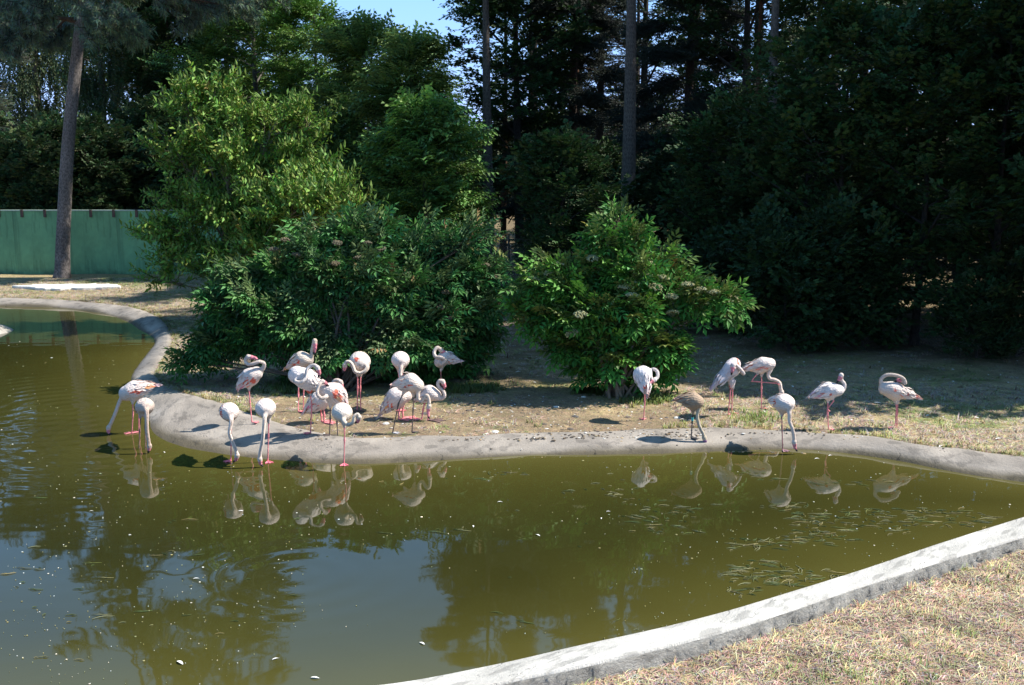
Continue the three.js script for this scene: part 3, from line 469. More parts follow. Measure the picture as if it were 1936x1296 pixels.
// dark undergrowth of the shaded wood, and trees beyond the frame whose shade falls on the lawn
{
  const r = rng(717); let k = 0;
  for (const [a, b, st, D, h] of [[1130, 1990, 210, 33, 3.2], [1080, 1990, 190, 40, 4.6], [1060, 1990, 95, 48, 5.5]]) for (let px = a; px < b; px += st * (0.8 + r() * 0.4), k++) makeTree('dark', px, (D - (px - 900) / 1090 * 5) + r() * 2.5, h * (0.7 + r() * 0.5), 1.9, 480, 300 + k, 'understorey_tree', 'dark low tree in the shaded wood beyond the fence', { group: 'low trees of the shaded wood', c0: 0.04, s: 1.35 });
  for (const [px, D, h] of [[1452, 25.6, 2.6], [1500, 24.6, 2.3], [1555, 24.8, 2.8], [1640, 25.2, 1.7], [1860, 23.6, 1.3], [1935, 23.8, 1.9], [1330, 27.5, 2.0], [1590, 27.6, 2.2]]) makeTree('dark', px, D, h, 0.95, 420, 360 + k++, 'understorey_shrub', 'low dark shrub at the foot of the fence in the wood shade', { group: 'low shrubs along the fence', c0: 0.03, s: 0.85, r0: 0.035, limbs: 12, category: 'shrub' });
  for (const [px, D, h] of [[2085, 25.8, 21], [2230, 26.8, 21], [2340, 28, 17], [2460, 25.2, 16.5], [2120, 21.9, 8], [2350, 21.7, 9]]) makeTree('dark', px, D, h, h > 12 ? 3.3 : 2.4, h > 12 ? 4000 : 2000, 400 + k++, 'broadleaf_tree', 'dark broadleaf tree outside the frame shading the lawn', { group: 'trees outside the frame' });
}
// far wood that reads as one mass
{
  const r = rng(808), root = new THREE.Group(); root.position.set(0, 0, -100); top(root, 'distant_wood'); tag(root, 'far wood closing the view behind all trees', 'wood', null, 'stuff'); const list = [];
  for (let i = 0; i < 26000; i++) { const x = (r() - 0.5) * 190, top_ = 5.5 + 4 * fbm(x * 0.12 + 40, 2, 3, 3); list.push({ p: V(x, r() * top_, (r() - 0.5) * 14), d: V(r() - 0.5, r() - 0.4, r() - 0.5), up: V(r() - 0.5, 1, r() - 0.5), s: 3.2 + r() * 2, c: tint([0.045, 0.075, 0.026], r) }); }
  crown(list, 'broad', M.leaf, root, 'foliage');
}

// ---------------------------------------------------------------- bushes
function makeBush(D, base, lobes, per, kind, col, s, seed, name, label, o = {}) {
  const r = rng(seed), root = new THREE.Group(), b = onPlane(base[0], base[1], GY); root.position.set(b.x, groundY(b.x, b.z) - 0.02, b.z); top(root, name); tag(root, label, 'bush');
  const m = pxAt(D), list = [], stems = [], C = lobes.map(([x, y, rp, dz = 0]) => [at(x, y, D - dz).sub(root.position), rp * m]);
  const stemG = [];
  C.forEach(([c, R], i) => {
    const s0 = V(gauss(r) * 0.25, 0, gauss(r) * 0.2), mid = V(lerp(s0.x, c.x, 0.35), Math.max(0.25, c.y * 0.62), lerp(s0.z, c.z, 0.3)), cv = new THREE.CatmullRomCurve3([s0, mid, c]);
    const gb = new GB(), pts = []; for (let k = 0; k <= 8; k++) pts.push(cv.getPoint(k / 8)); gb.tube(pts, pts.map((_, k) => lerp(0.034, 0.010, k / 8)), 6, t => o.stem || [0.17, 0.13, 0.09]);
    const nt = 9 + Math.round(R * 10); const tips = [];
    for (let q = 0; q < nt; q++) { const dd = V(gauss(r), gauss(r) * 0.62 + 0.12, gauss(r)).normalize().multiplyScalar(R * (0.45 + 0.85 * Math.pow(r(), 1.6))), e = c.clone().add(dd); if (e.y < 0.1) e.y = 0.1 + r() * 0.15; const st = cv.getPoint(0.72 + r() * 0.28); const md = st.clone().lerp(e, 0.5).add(V(0, 0.08 * R, 0)); gb.tube([st, md, e], [0.010, 0.007, 0.003], 4, o.stem || [0.15, 0.12, 0.07], { cap: false }); tips.push([st, md, e]); }
    stemG.push(gb.geo());
    const n = Math.round(per * (R * R * 6 + R * 1.3));
    for (let q = 0; q < n; q++) {
      const [st, md, e] = tips[Math.floor(r() * tips.length)], u = Math.pow(r(), 0.6) * 1.04, p = (u < 0.5 ? st.clone().lerp(md, u * 2) : md.clone().lerp(e, u * 2 - 1)).add(V(gauss(r), gauss(r) * 0.45, gauss(r)).multiplyScalar(0.08 + 0.04 * R));
      if (p.y < 0.06) continue;
      const out = p.clone().sub(c).normalize(), d = e.clone().sub(st).normalize().multiplyScalar(0.7).addScaledVector(out, 0.5).add(V((r() - 0.5) * 0.9, (o.lift ?? 0.1) + (r() - 0.5) * 0.45, (r() - 0.5) * 0.9));
      list.push({ p, d, up: V((r() - 0.5) * 0.6, 1, (r() - 0.5) * 0.6).addScaledVector(out, 0.75), s: s * (0.55 + r() * 0.8), c: tint(r() < 0.02 ? [col[1] * 0.95, col[1] * 0.95, col[2] * 1.2] : col, r, 0.36) });
    }
  });
  for (const g of stemG) part(new THREE.Mesh(g, M.twig), 'stem', root);
  crown(list, kind, M.leaf, root, 'foliage');
  return { root, C };
}
makeBush(30, [450, 600], [[402, 190, 36], [350, 205, 32, .3], [455, 225, 50], [520, 230, 42, .3], [588, 230, 26], [640, 400, 50, 2], [560, 400, 60, 2], [600, 370, 40, 1.5], [500, 470, 60, 1.5], [430, 560, 40, 1], [335, 290, 50], [425, 310, 70, .5], [520, 320, 66, .4], [600, 340, 48], [330, 385, 44], [400, 410, 66, .5], [490, 420, 76, .5], [575, 410, 60, .4], [300, 455, 30], [322, 500, 34, .4], [345, 440, 45, .4], [420, 510, 56, .5], [640, 380, 36], [300, 530, 18, .5], [470, 500, 60, .3]],
  44, 'small', [0.19, 0.29, 0.045], 1.35, 501, 'tall_bush', 'tall loose bush with light yellow green leaves and visible stems', { stem: [0.20, 0.16, 0.11], lift: 0.3 });
makeBush(21.6, [650, 738], [[580, 478, 44, -.2], [650, 462, 48, -.2], [730, 455, 48, -.3], [800, 470, 46, -.3], [868, 462, 34, -.2], [905, 450, 22], [450, 540, 40, .1], [510, 530, 52, .2], [600, 530, 72, .3], [710, 535, 78, .4], [820, 545, 64, .2], [890, 515, 34], [430, 590, 56, .3], [520, 590, 76, .5], [630, 610, 90, .6], [755, 620, 95, .5], [865, 615, 60, .3], [405, 650, 42, .4], [365, 678, 20, .6], [340, 685, 12, .7], [490, 655, 50, .6], [600, 680, 56, .5], [720, 690, 60, .4], [815, 685, 50, .1], [868, 680, 40, 0], [908, 635, 26], [920, 560, 28], [935, 515, 16], [700, 720, 44, .1], [780, 725, 34, .1]],
  80, 'elder', [0.078, 0.195, 0.046], 1.0, 502, 'elder_bush', 'broad dense dark green elder bush behind the main flamingo flock', { lift: 0.05, stem: [0.07, 0.055, 0.04] });
const b3 = makeBush(20.2, [1175, 752], [[1166, 416, 18], [1150, 462, 34], [1195, 472, 32, .2], [1110, 515, 42], [1045, 530, 36, .2], [1005, 545, 22, .3], [1215, 530, 56, .4], [1285, 545, 38, .3], [1335, 566, 30, .3], [1378, 576, 18, .3], [1268, 495, 16, .1], [1110, 590, 72, .4], [1195, 600, 66, .5], [1035, 600, 46, .1], [990, 600, 22, .1], [1140, 660, 62, .3], [1230, 650, 50, .4], [1258, 690, 34, .3], [1120, 705, 40, .2], [1200, 705, 44, .2], [1075, 650, 42, .1]],
  52, 'elder', [0.105, 0.25, 0.04], 1.12, 503, 'elder_bush', 'layered bright green elder bush with flat beige flower heads', { lift: -0.05 });
// flat flower heads
{
  const heads = (root, D, L, col, seed, R) => L.forEach(([x, y, dz = 0.7], i) => {
    const r = rng(seed + i), gb = new GB(), ico = new THREE.IcosahedronGeometry(1, 0), ip = ico.attributes.position, inn = ico.attributes.normal;
    for (let q = 0; q < 80; q++) { const a = r() * 6.28, d = Math.sqrt(r()) * R, c = V(Math.cos(a) * d, -d * d / R * 0.35 + r() * 0.02, Math.sin(a) * d), s = 0.010 + r() * 0.010, cl = tint(col, r, 0.25); for (let k = 0; k < ip.count; k += 3) { const id = [0, 1, 2].map(j => gb.v(V(ip.getX(k + j), ip.getY(k + j), ip.getZ(k + j)).multiplyScalar(s).add(c), V(inn.getX(k + j), inn.getY(k + j), inn.getZ(k + j)), cl)); gb.i.push(...id); } if (q % 4 === 0) gb.tube([V(0, -R * 0.9, 0), c], [0.003, 0.002], 3, [0.12, 0.13, 0.05], { cap: false }); }
    const m = new THREE.Mesh(gb.geo(), M.twig); m.position.copy(at(x, y, D - dz).sub(root.position)); m.rotation.set((r() - 0.2) * 0.6, r() * 6, (r() - 0.5) * 0.6); part(m, 'flower_head', root);
  });
  heads(b3.root, 20.2, [[1182, 540], [1211, 529], [1224, 517], [1253, 522], [1227, 496], [1270, 558], [1325, 545], [1350, 550], [1389, 563, .4], [1007, 526, .5], [1098, 592, 1.1], [1081, 628, .9], [1271, 589], [1055, 498, .4], [1039, 514, .4], [1196, 556, 1], [1240, 540, .9], [1120, 486, .4], [1300, 535]], [0.27, 0.26, 0.13], 900, 0.12);
  const b2 = scene.getObjectByName('elder_bush'); heads(b2, 21.6, [[539, 452], [637, 458], [695, 458], [677, 486, .9], [633, 497, .9], [517, 470], [836, 580, .9], [850, 600, .9], [919, 500, .4], [937, 523, .2], [938, 572, .2], [843, 551, .8], [560, 480, .8], [720, 470, .8]], [0.11, 0.09, 0.05], 950, 0.09);
}

// ---------------------------------------------------------------- fence, hut
{
  const A = at(830, 500, 33.5), B = at(2000, 500, 24), root = new THREE.Group(); root.position.set(A.x, GY, A.z); top(root, 'chain_link_fence'); tag(root, 'tall dark chain link fence on thin posts along the wood edge', 'fence');
  const dark = new THREE.MeshStandardMaterial({ color: new THREE.Color().setRGB(0.035, 0.04, 0.035), roughness: 0.6, metalness: 0.4 }), wire = new THREE.MeshStandardMaterial({ color: new THREE.Color().setRGB(0.22, 0.23, 0.23), roughness: 0.5, metalness: 0.6 });
  const d = B.clone().sub(A).setY(0), L = d.length(); d.normalize(); const Hh = 2.05, P = (s, y) => d.clone().multiplyScalar(s).setY(y);
  const dirTo = px => { let best = 0, bd = 1e9; for (let s = 0; s < L; s += 0.05) { const w = A.clone().addScaledVector(d, s); const q = Math.abs(W0 / 2 + w.x / -w.z * F0 * (1 / CP) - px); if (q < bd) { bd = q; best = s; } } return best; };
  for (const px of [850, 962, 1100, 1250, 1400, 1543, 1713, 1900]) { const g = new GB(), s = dirTo(px); g.tube([P(s, -0.2), P(s, Hh + 0.1), P(s, Hh + 0.13)], [0.028, 0.028, 0.01], 8); part(new THREE.Mesh(g.geo(), dark), 'post', root); }
  for (const y of [0.15, Hh * 0.5, Hh]) { const g = new GB(); g.tube([P(0, y), P(L * 0.5, y - 0.015), P(L, y)], 0.004, 5); part(new THREE.Mesh(g.geo(), wire), 'tension_wire', root); }
  const g = new GB(), cell = 0.075; for (let s = -Hh; s < L; s += cell) for (const q of [1, -1]) { let a = s, b = s + Hh, y0 = 0.03, y1 = Hh; if (a < 0) { y0 += -a; a = 0; } if (b > L) { y1 -= b - L; b = L; } if (y1 <= y0) continue; q > 0 ? g.tube([P(a, y0), P(b, y1)], 0.0022, 3, [1, 1, 1], { cap: false }) : g.tube([P(a, Hh - y0), P(b, Hh - y1)], 0.0022, 3, [1, 1, 1], { cap: false }); }
  part(new THREE.Mesh(g.geo(), wire), 'wire_mesh', root, 'stuff');
}

// ---------------------------------------------------------------- flamingos
// one closed skin around a field of tapered limbs (naive surface nets)
function skin(f, lo, hi, h) {
  const n = [0, 1, 2].map(k => Math.ceil((hi[k] - lo[k]) / h) + 1), [nx, ny, nz] = n, S = new Float32Array(nx * ny * nz).fill(1), B = 5, id = (i, j, k) => (k * ny + j) * nx + i;
  const half = B * h * 0.87 + 0.03;
  for (let k = 0; k < nz; k += B) for (let j = 0; j < ny; j += B) for (let i = 0; i < nx; i += B) {
    if (Math.abs(f(lo[0] + (i + B / 2) * h, lo[1] + (j + B / 2) * h, lo[2] + (k + B / 2) * h)) > half) { const sgn = f(lo[0] + (i + B / 2) * h, lo[1] + (j + B / 2) * h, lo[2] + (k + B / 2) * h); for (let c = k; c < Math.min(k + B, nz); c++) for (let b = j; b < Math.min(j + B, ny); b++) for (let a = i; a < Math.min(i + B, nx); a++) S[id(a, b, c)] = sgn; continue; }
    for (let c = k; c < Math.min(k + B, nz); c++) for (let b = j; b < Math.min(j + B, ny); b++) for (let a = i; a < Math.min(i + B, nx); a++) S[id(a, b, c)] = f(lo[0] + a * h, lo[1] + b * h, lo[2] + c * h);
  }
  const at_ = new Int32Array(nx * ny * nz).fill(-1), P = [], I = [];
  const E = [[0, 1], [2, 3], [4, 5], [6, 7], [0, 2], [1, 3], [4, 6], [5, 7], [0, 4], [1, 5], [2, 6], [3, 7]];
  for (let k = 0; k + 1 < nz; k++) for (let j = 0; j + 1 < ny; j++) for (let i = 0; i + 1 < nx; i++) {
    const v = [], q = [0, 0, 0]; let m = 0, c = 0;
    for (let t = 0; t < 8; t++) { v[t] = S[id(i + (t & 1), j + (t >> 1 & 1), k + (t >> 2))]; if (v[t] < 0) m++; }
    if (!m || m === 8) continue;
    for (const [a, b] of E) if ((v[a] < 0) !== (v[b] < 0)) { const t = v[a] / (v[a] - v[b]); q[0] += lerp(a & 1, b & 1, t); q[1] += lerp(a >> 1 & 1, b >> 1 & 1, t); q[2] += lerp(a >> 2, b >> 2, t); c++; }
    at_[id(i, j, k)] = P.length / 3; P.push(lo[0] + (i + q[0] / c) * h, lo[1] + (j + q[1] / c) * h, lo[2] + (k + q[2] / c) * h);
  }
  for (let k = 1; k + 1 < nz; k++) for (let j = 1; j + 1 < ny; j++) for (let i = 1; i + 1 < nx; i++) {
    const s = S[id(i, j, k)] < 0, quad = (o, a, b, c, d) => o ? I.push(a, b, c, a, c, d) : I.push(a, c, b, a, d, c);
    if (s !== S[id(i + 1, j, k)] < 0) quad(s, at_[id(i, j - 1, k - 1)], at_[id(i, j, k - 1)], at_[id(i, j, k)], at_[id(i, j - 1, k)]);
    if (s !== S[id(i, j + 1, k)] < 0) quad(!s, at_[id(i - 1, j, k - 1)], at_[id(i, j, k - 1)], at_[id(i, j, k)], at_[id(i - 1, j, k)]);
    if (s !== S[id(i, j, k + 1)] < 0) quad(s, at_[id(i - 1, j - 1, k)], at_[id(i, j - 1, k)], at_[id(i, j, k)], at_[id(i - 1, j, k)]);
  }
  return [P, I];
}
const plumage = dataTex(256, (u, v) => { // overlapping feather tips along the body
  const R = 9, y = v * R, row = Math.floor(y), x = u * 7 + (row & 1) * 0.5, fx = x - Math.floor(x) - 0.5, fy = y - row; const d = Math.hypot(fx * 1.2, fy); return clamp(0.75 - 0.55 * Math.abs(d - 0.55) + 0.12 * vnoise(u * 60, v * 60, 4, 60) - 0.3 * smooth(0.5, 0.62, d));
});
const birdMat = new THREE.MeshStandardMaterial({ vertexColors: true, roughness: 0.85, bumpMap: plumage, bumpScale: 0.012 });
const capD = (c, x, y, z) => { const px = x - c.ax, py = y - c.ay, pz = z - c.az; let t = c.l2 > 1e-9 ? (px * c.dx + py * c.dy + pz * c.dz) / c.l2 : 0; t = t < 0 ? 0 : t > 1 ? 1 : t; const qx = px - c.dx * t, qy = py - c.dy * t, qz = pz - c.dz * t; return Math.sqrt(qx * qx + qy * qy + qz * qz) - c.ra - (c.rb - c.ra) * t; };
const cap3 = (a, b, ra, rb) => ({ ax: a.x, ay: a.y, az: a.z, dx: b.x - a.x, dy: b.y - a.y, dz: b.z - a.z, l2: b.distanceToSquared(a), ra, rb });
const smin = (a, b, k) => { const h = Math.max(k - Math.abs(a - b), 0) / k; return Math.min(a, b) - h * h * k * 0.25; };

/* o: foot [x,y] fixes where the bird stands; tail, rump?, mid, chest and neck points are [x, y, depth towards the camera in m, radius in measured pixels];
   bill points; legs: lists of [x, y, depth]; coral: [x, y, rx, ry] on the wing */
function flamingo(label, o) {
  const P0 = standAt(...o.foot); if (sdWater(P0.x, P0.z) < 0) P0.y = sdWater(P0.x, P0.z) > -0.45 ? 0.0 : -0.12;
  const D = -P0.z, m = pxAt(D), r = rng(Math.round(o.foot[0] * 7 + o.foot[1])), L = q => at(q[0], q[1], D - (q[2] || 0)).sub(P0);
  const tail = L(o.tail), mid = L(o.mid), chest = L(o.chest), rm = (o.mid[3] ?? 18) * m, rc = (o.chest[3] ?? 13) * m;
  const axis = chest.clone().sub(tail).normalize(), side = V(0, 1, 0).cross(axis).normalize(), upv = axis.clone().cross(side).normalize(), rump = tail.clone().lerp(mid, 0.5);
  const torso = [cap3(chest, mid, rc, rm), cap3(mid, rump, rm, rm * 0.62), cap3(rump, tail, rm * 0.62, 0.022)];
  // folded wings lie proud of the flanks
  for (const s of [-1, 1]) { const a = mid.clone().lerp(chest, 0.55).addScaledVector(side, s * rm * 0.45).addScaledVector(upv, rm * 0.12), b = rump.clone().lerp(tail, 0.35).addScaledVector(side, s * rm * 0.28).addScaledVector(upv, rm * 0.05); torso.push(cap3(a, b, rm * 0.62, rm * 0.24)); }
  const nk = o.neck.map(L), nc = new THREE.CatmullRomCurve3([chest.clone().lerp(nk[0], 0.2), ...nk, L(o.head)], false, 'centripetal'), nN = 26, neck = [];
  const rN = t => lerp((o.nr ?? 5.2), 3.5, smooth(0, 0.35, t)) * m;
  for (let k = 0; k < nN; k++) neck.push(cap3(nc.getPoint(k / nN), nc.getPoint((k + 1) / nN), rN(k / nN), rN((k + 1) / nN)));
  const hd = L(o.head), bl = o.bill.map(L), headC = [cap3(hd, hd.clone().lerp(bl[0], 0.45), 5.0 * m, 4.2 * m)], bill = [];
  { const pts = [hd.clone().lerp(bl[0], 0.45), ...bl]; for (let k = 0; k + 1 < pts.length; k++) { const n = pts.length - 1; bill.push(cap3(pts[k], pts[k + 1], lerp(3.8, 1.9, k / n) * m, lerp(3.8, 1.9, (k + 1) / n) * m)); } }
  const thighs = o.legs.map(l => { const h = L(l[0]), k = L(l[1]); return cap3(h.clone().lerp(mid, 0.3), h.clone().lerp(k, 0.25), rm * 0.42, 0.018); });
  const fT = (x, y, z) => { let d = 1e9; for (const c of torso) d = smin(d, capD(c, x, y, z), 0.045); for (const c of thighs) d = smin(d, capD(c, x, y, z), 0.04); return d; };
  const fN = (x, y, z) => { let d = 1e9; for (const c of neck) { const q = capD(c, x, y, z); if (q < d) d = q; } return d; };
  const fH = (x, y, z) => { let d = 1e9; for (const c of headC) d = Math.min(d, capD(c, x, y, z)); for (const c of bill) d = smin(d, capD(c, x, y, z), 0.012); return d; };
  const f = (x, y, z) => smin(smin(fT(x, y, z), fN(x, y, z), 0.028), fH(x, y, z), 0.014);
  const lo = [1e9, 1e9, 1e9], hi = [-1e9, -1e9, -1e9];
  for (const c of [...torso, ...neck, ...headC, ...bill, ...thighs]) [[c.ax, c.ay, c.az], [c.ax + c.dx, c.ay + c.dy, c.az + c.dz]].forEach((p, e) => p.forEach((v, k) => { const q = (e ? c.rb : c.ra) + 0.05; lo[k] = Math.min(lo[k], v - q); hi[k] = Math.max(hi[k], v + q); }));
  const [P, I] = skin(f, lo, hi, 0.0105);
  const nor = [], col = [], uv = [], e = 0.004, base = (o.col || [0.80, 0.67, 0.605]).map(q => q * 0.89), nkc = o.neckCol || base.map((q, k) => q * [0.99, 0.95, 0.90][k]), spots = (o.coral || []).map(q => [L([q[0], q[1], 0]), q[2] * m, q[3] * m]);
  for (let k = 0; k < P.length; k += 3) {
    const [x, y, z] = [P[k], P[k + 1], P[k + 2]], n = V(f(x + e, y, z) - f(x - e, y, z), f(x, y + e, z) - f(x, y - e, z), f(x, y, z + e) - f(x, y, z - e)).normalize(); nor.push(n.x, n.y, n.z);
    const w = V(x, y, z), dT = fT(x, y, z), dN = fN(x, y, z), dH = fH(x, y, z), al = w.clone().sub(tail).dot(axis), tl = chest.distanceTo(tail), u = al / tl;
    let dB = 1e9; for (const c of bill) dB = Math.min(dB, capD(c, x, y, z));
    const mott = 0.92 + 0.16 * fbm(x * 22 + 50, y * 22 + z * 13 + 50, 3, 3); const fr = 0.94 + 0.06 * Math.sin(al * 190 + 3 * Math.sin(w.dot(upv) * 60)) * smooth(0.75, 0.45, u); let c = base.map(q => q * mott * fr);
    if (dN < dT) c = nkc.map(q => q * mott);
    else {
      if (u < 0.3) c = c.map((q, i) => lerp(q, [0.78, 0.42, 0.36][i] * (o.dark ? 0.6 : 1), smooth(0.3, 0.0, u) * 0.55));
      for (const [p, rx, ry] of spots) { const dx = (x - p.x), dy = (y - p.y), g = Math.hypot(dx / rx, dy / ry) * 0.85 + (fbm(al * 16 + 9, w.dot(upv) * 70 + 40, 6, 3) - 0.5) * 2.2; if (g < 1) c = c.map((q, i) => lerp(q, [0.72, 0.13, 0.075][i], smooth(1, 0.6, g))); }
      for (const q of o.black || []) { const p = L([q[0], q[1], 0]); if (Math.hypot((x - p.x) / (q[2] * m), (y - p.y) / (q[3] * m)) < 1) c = [0.02, 0.018, 0.02]; }
    }
    if (dH < Math.min(dT, dN) + 0.004 && dB <= dH + 0.006) { const tipD = w.distanceTo(bl[bl.length - 1]); const pk = o.billCol || [0.78, 0.26, 0.30]; const hb = w.distanceTo(hd) > 5.6 * m; if (hb) c = tipD < 4.6 * m ? [0.03, 0.025, 0.03] : pk; }
    col.push(...c); uv.push(al * 3.2, (Math.atan2(n.dot(side), n.dot(upv)) / 6.283 + 0.5) * 2);
  }
  const g = new THREE.BufferGeometry(); g.setAttribute('position', new THREE.Float32BufferAttribute(P, 3)); g.setAttribute('normal', new THREE.Float32BufferAttribute(nor, 3)); g.setAttribute('color', new THREE.Float32BufferAttribute(col, 3)); g.setAttribute('uv', new THREE.Float32BufferAttribute(uv, 2)); g.setIndex(I);
  // legs with heel joint and webbed foot, joined to the skin
  const gb = new GB(), head = axis.clone().setY(0).normalize();
  o.legs.forEach((l, li) => {
    const pts = l.map(L), lc = (l.col || o.legCol || [0.74, 0.24, 0.25]), last = pts[pts.length - 1], kx = l.thick || 1;
    if (!l.free) { const w = P0.clone().add(last); const gp = standY(w.x, w.z); last.y = (sdWater(w.x, w.z) < 0 ? (sdWater(w.x, w.z) > -0.45 ? 0.004 : -0.12) : gp + 0.006) - P0.y; }
    const path = [], rad = [];
    for (let k = 0; k + 1 < pts.length; k++) for (let q = 0; q < 6; q++) { const t = q / 6; path.push(pts[k].clone().lerp(pts[k + 1], t)); const jn = Math.max(k ? smooth(0.25, 0, t) : 0, k + 2 < pts.length ? smooth(0.8, 1, t) : smooth(0.9, 1, t) * 0.4); rad.push((0.009 + 0.0065 * jn + (k === 0 ? 0.010 * smooth(0.5, 0, t) : 0)) * kx); }
    path.push(last); rad.push(0.012 * kx);
    gb.tube(path, rad, 8, t => { const j = 0.85 + 0.3 * r(); return lc.map(q => q * j); });
    const fl = l.footLen || 0.12, fd = l.footDir ? V(...l.footDir).normalize() : head, sd = V(0, 1, 0).cross(fd), fy = l.free ? last.y : last.y, tips = [-0.55, 0, 0.55].map(a => last.clone().addScaledVector(fd, Math.cos(a) * fl * (a ? 0.9 : 1)).addScaledVector(sd, Math.sin(a) * fl).setY(fy - (l.free ? 0.03 : 0) + 0.004));
    const hl = last.clone().setY(fy + 0.006), fc = l.footCol || lc; for (const t of tips) gb.tube([hl, hl.clone().lerp(t, 0.5).add(V(0, 0.004, 0)), t], [0.010, 0.0085, 0.006], 6, fc);
    for (let k = 0; k < 2; k++) { const c = tips[k].clone().lerp(tips[k + 1], 0.5).lerp(hl, 0.2); gb.tri(hl, tips[k], c, V(0, 1, 0), fc); gb.tri(hl, c, tips[k + 1], V(0, 1, 0), fc); }
  });
  // overlapping wing and tail feathers, their tips free of the skin
  for (let q = 0; q < 84; q++) {
    const u = lerp(0.68, 0.0, (q + r()) / 84), tl = chest.distanceTo(tail), fi = (r() - 0.5) * 4.4, dr = upv.clone().multiplyScalar(Math.cos(fi)).addScaledVector(side, Math.sin(fi)), p = tail.clone().addScaledVector(axis, u * tl);
    for (let k = 0; k < 70 && fT(p.x, p.y, p.z) < 0.001; k++) p.addScaledVector(dr, 0.004);
    const n = V(fT(p.x + e, p.y, p.z) - fT(p.x - e, p.y, p.z), fT(p.x, p.y + e, p.z) - fT(p.x, p.y - e, p.z), fT(p.x, p.y, p.z + e) - fT(p.x, p.y, p.z - e)).normalize(), d = axis.clone().negate().addScaledVector(V(0, -1, 0), 0.12 + r() * 0.15); d.addScaledVector(n, -d.dot(n)).normalize();
    const j = 0.9 + r() * 0.16; let c = base.map((v, i) => v * j * [1, 0.985, 0.97][i]); if (u < 0.22) c = c.map((v, i) => lerp(v, [0.74, 0.36, 0.30][i] * (o.dark ? 0.6 : 1), r() * 0.6));
    for (const [sp, rx, ry] of spots) if (Math.hypot((p.x - sp.x) / rx, (p.y - sp.y) / ry) < 0.62 && r() < 0.6) c = [0.70, 0.17, 0.10].map((v, i) => lerp(v, base[i], r() * 0.5));
    gb.leaf(p.clone().addScaledVector(n, 0.002), d.clone().addScaledVector(n, 0.05).normalize(), n, 0.10 + r() * 0.07, 0.034 + r() * 0.016, 0.06, c);
  }
  const mesh = new THREE.Mesh(mergeGeometries([g, gb.geo()]), birdMat); mesh.position.copy(P0); tag(top(mesh, 'flamingo'), label, 'flamingo', 'flamingos at the pond');
  if (o.ring) { const q = L(o.ring), rg = new THREE.Mesh(new THREE.CylinderGeometry(0.019, 0.019, 0.05, 12, 1), new THREE.MeshStandardMaterial({ color: new THREE.Color().setRGB(0.05, 0.42, 0.40), roughness: 0.5 })); rg.position.copy(q); part(rg, 'leg_ring', mesh); }
  return mesh;
}
const DK = [0.10, 0.075, 0.07];
const leg = (pts, extra) => Object.assign(pts, extra || {});
flamingo('flamingo stooping from the outer side of the bank corner, neck slanting down into open water', { foot: [249, 820], tail: [291, 729, -.05, 0], mid: [255, 738, 0, 18], chest: [239, 744, .03, 15], neck: [[227, 757, .06], [219, 778, .08], [210, 799, .08]], head: [205, 809, .08], bill: [[204, 817, .08], [209, 823, .08]], legs: [leg([[250, 758, .05], [251, 781, .05], [249, 820, 0]]), leg([[261, 755, -.06], [262, 779, -.06], [262, 815, -.06]])], coral: [[262, 738, 12, 3.5], [274, 731, 10, 3]] });
flamingo('brownish smaller flamingo facing out and feeding, half in front of the stooping one', { foot: [267, 848], tail: [262, 776, -.34, 0], mid: [273, 769, -.02, 16], chest: [275, 770, .12, 12], neck: [[277, 779, .25], [277, 797, .3], [278, 819, .32], [281, 838, .32]], head: [282, 844, .32], bill: [[281, 851, .33], [280, 856, .33]], legs: [leg([[265, 783, 0], [264, 815, 0], [261, 848, 0]]), leg([[274, 785, .05], [274, 806, .05], [274, 846, .05]])], legCol: [0.22, 0.12, 0.10], col: [0.62, 0.49, 0.42] });
flamingo('white flamingo feeding head on, neck kinked to the side, bill at its foot', { foot: [436, 872], tail: [425, 772, -.36, 0], mid: [433, 779, -.02, 17], chest: [434, 782, .12, 14], neck: [[437, 797, .26], [433.5, 819, .3], [439, 836, .3], [446, 853, .3]], head: [448, 862, .3], bill: [[446, 870, .3], [441, 874, .3]], legs: [leg([[437, 795, .02], [437, 826, .02], [436, 872, 0]], { footDir: [-.5, 0, 1], footCol: [0.80, 0.2, 0.26] })], coral: [[422, 778, 3, 8]] });
flamingo('white flamingo feeding head on with a long straight neck down to the water', { foot: [506, 874], tail: [502, 766, -.36, 0], mid: [502, 772, -.02, 18], chest: [501, 776, .12, 15], neck: [[500, 792, .26], [498, 814, .3], [495, 839, .3], [491, 860, .3]], head: [491, 869, .3], bill: [[492, 877, .3], [496, 882, .3]], legs: [leg([[508, 792, .02], [507, 824, .02], [506, 874, 0]], { footDir: [.5, 0, 1], footCol: [0.80, 0.2, 0.26] })] });
flamingo('flamingo alone on the lawn strip with pink hanging tail feathers, head folded above its back', { foot: [476, 800], tail: [452, 731, .02, 0], mid: [472, 714, 0, 17], chest: [484, 706, .02, 13], neck: [[496, 698, .03], [499, 688, .05], [491, 684, .1], [478, 688, .12], [468, 689, .1], [463.5, 682, .08]], head: [469, 675, .08], bill: [[482, 677, .1], [489, 682, .1]], legs: [leg([[470, 731, 0], [472, 759, 0], [476, 800, 0]])], coral: [[460, 724, 5, 10], [469, 722, 4, 9], [482, 718, 5, 5]] });
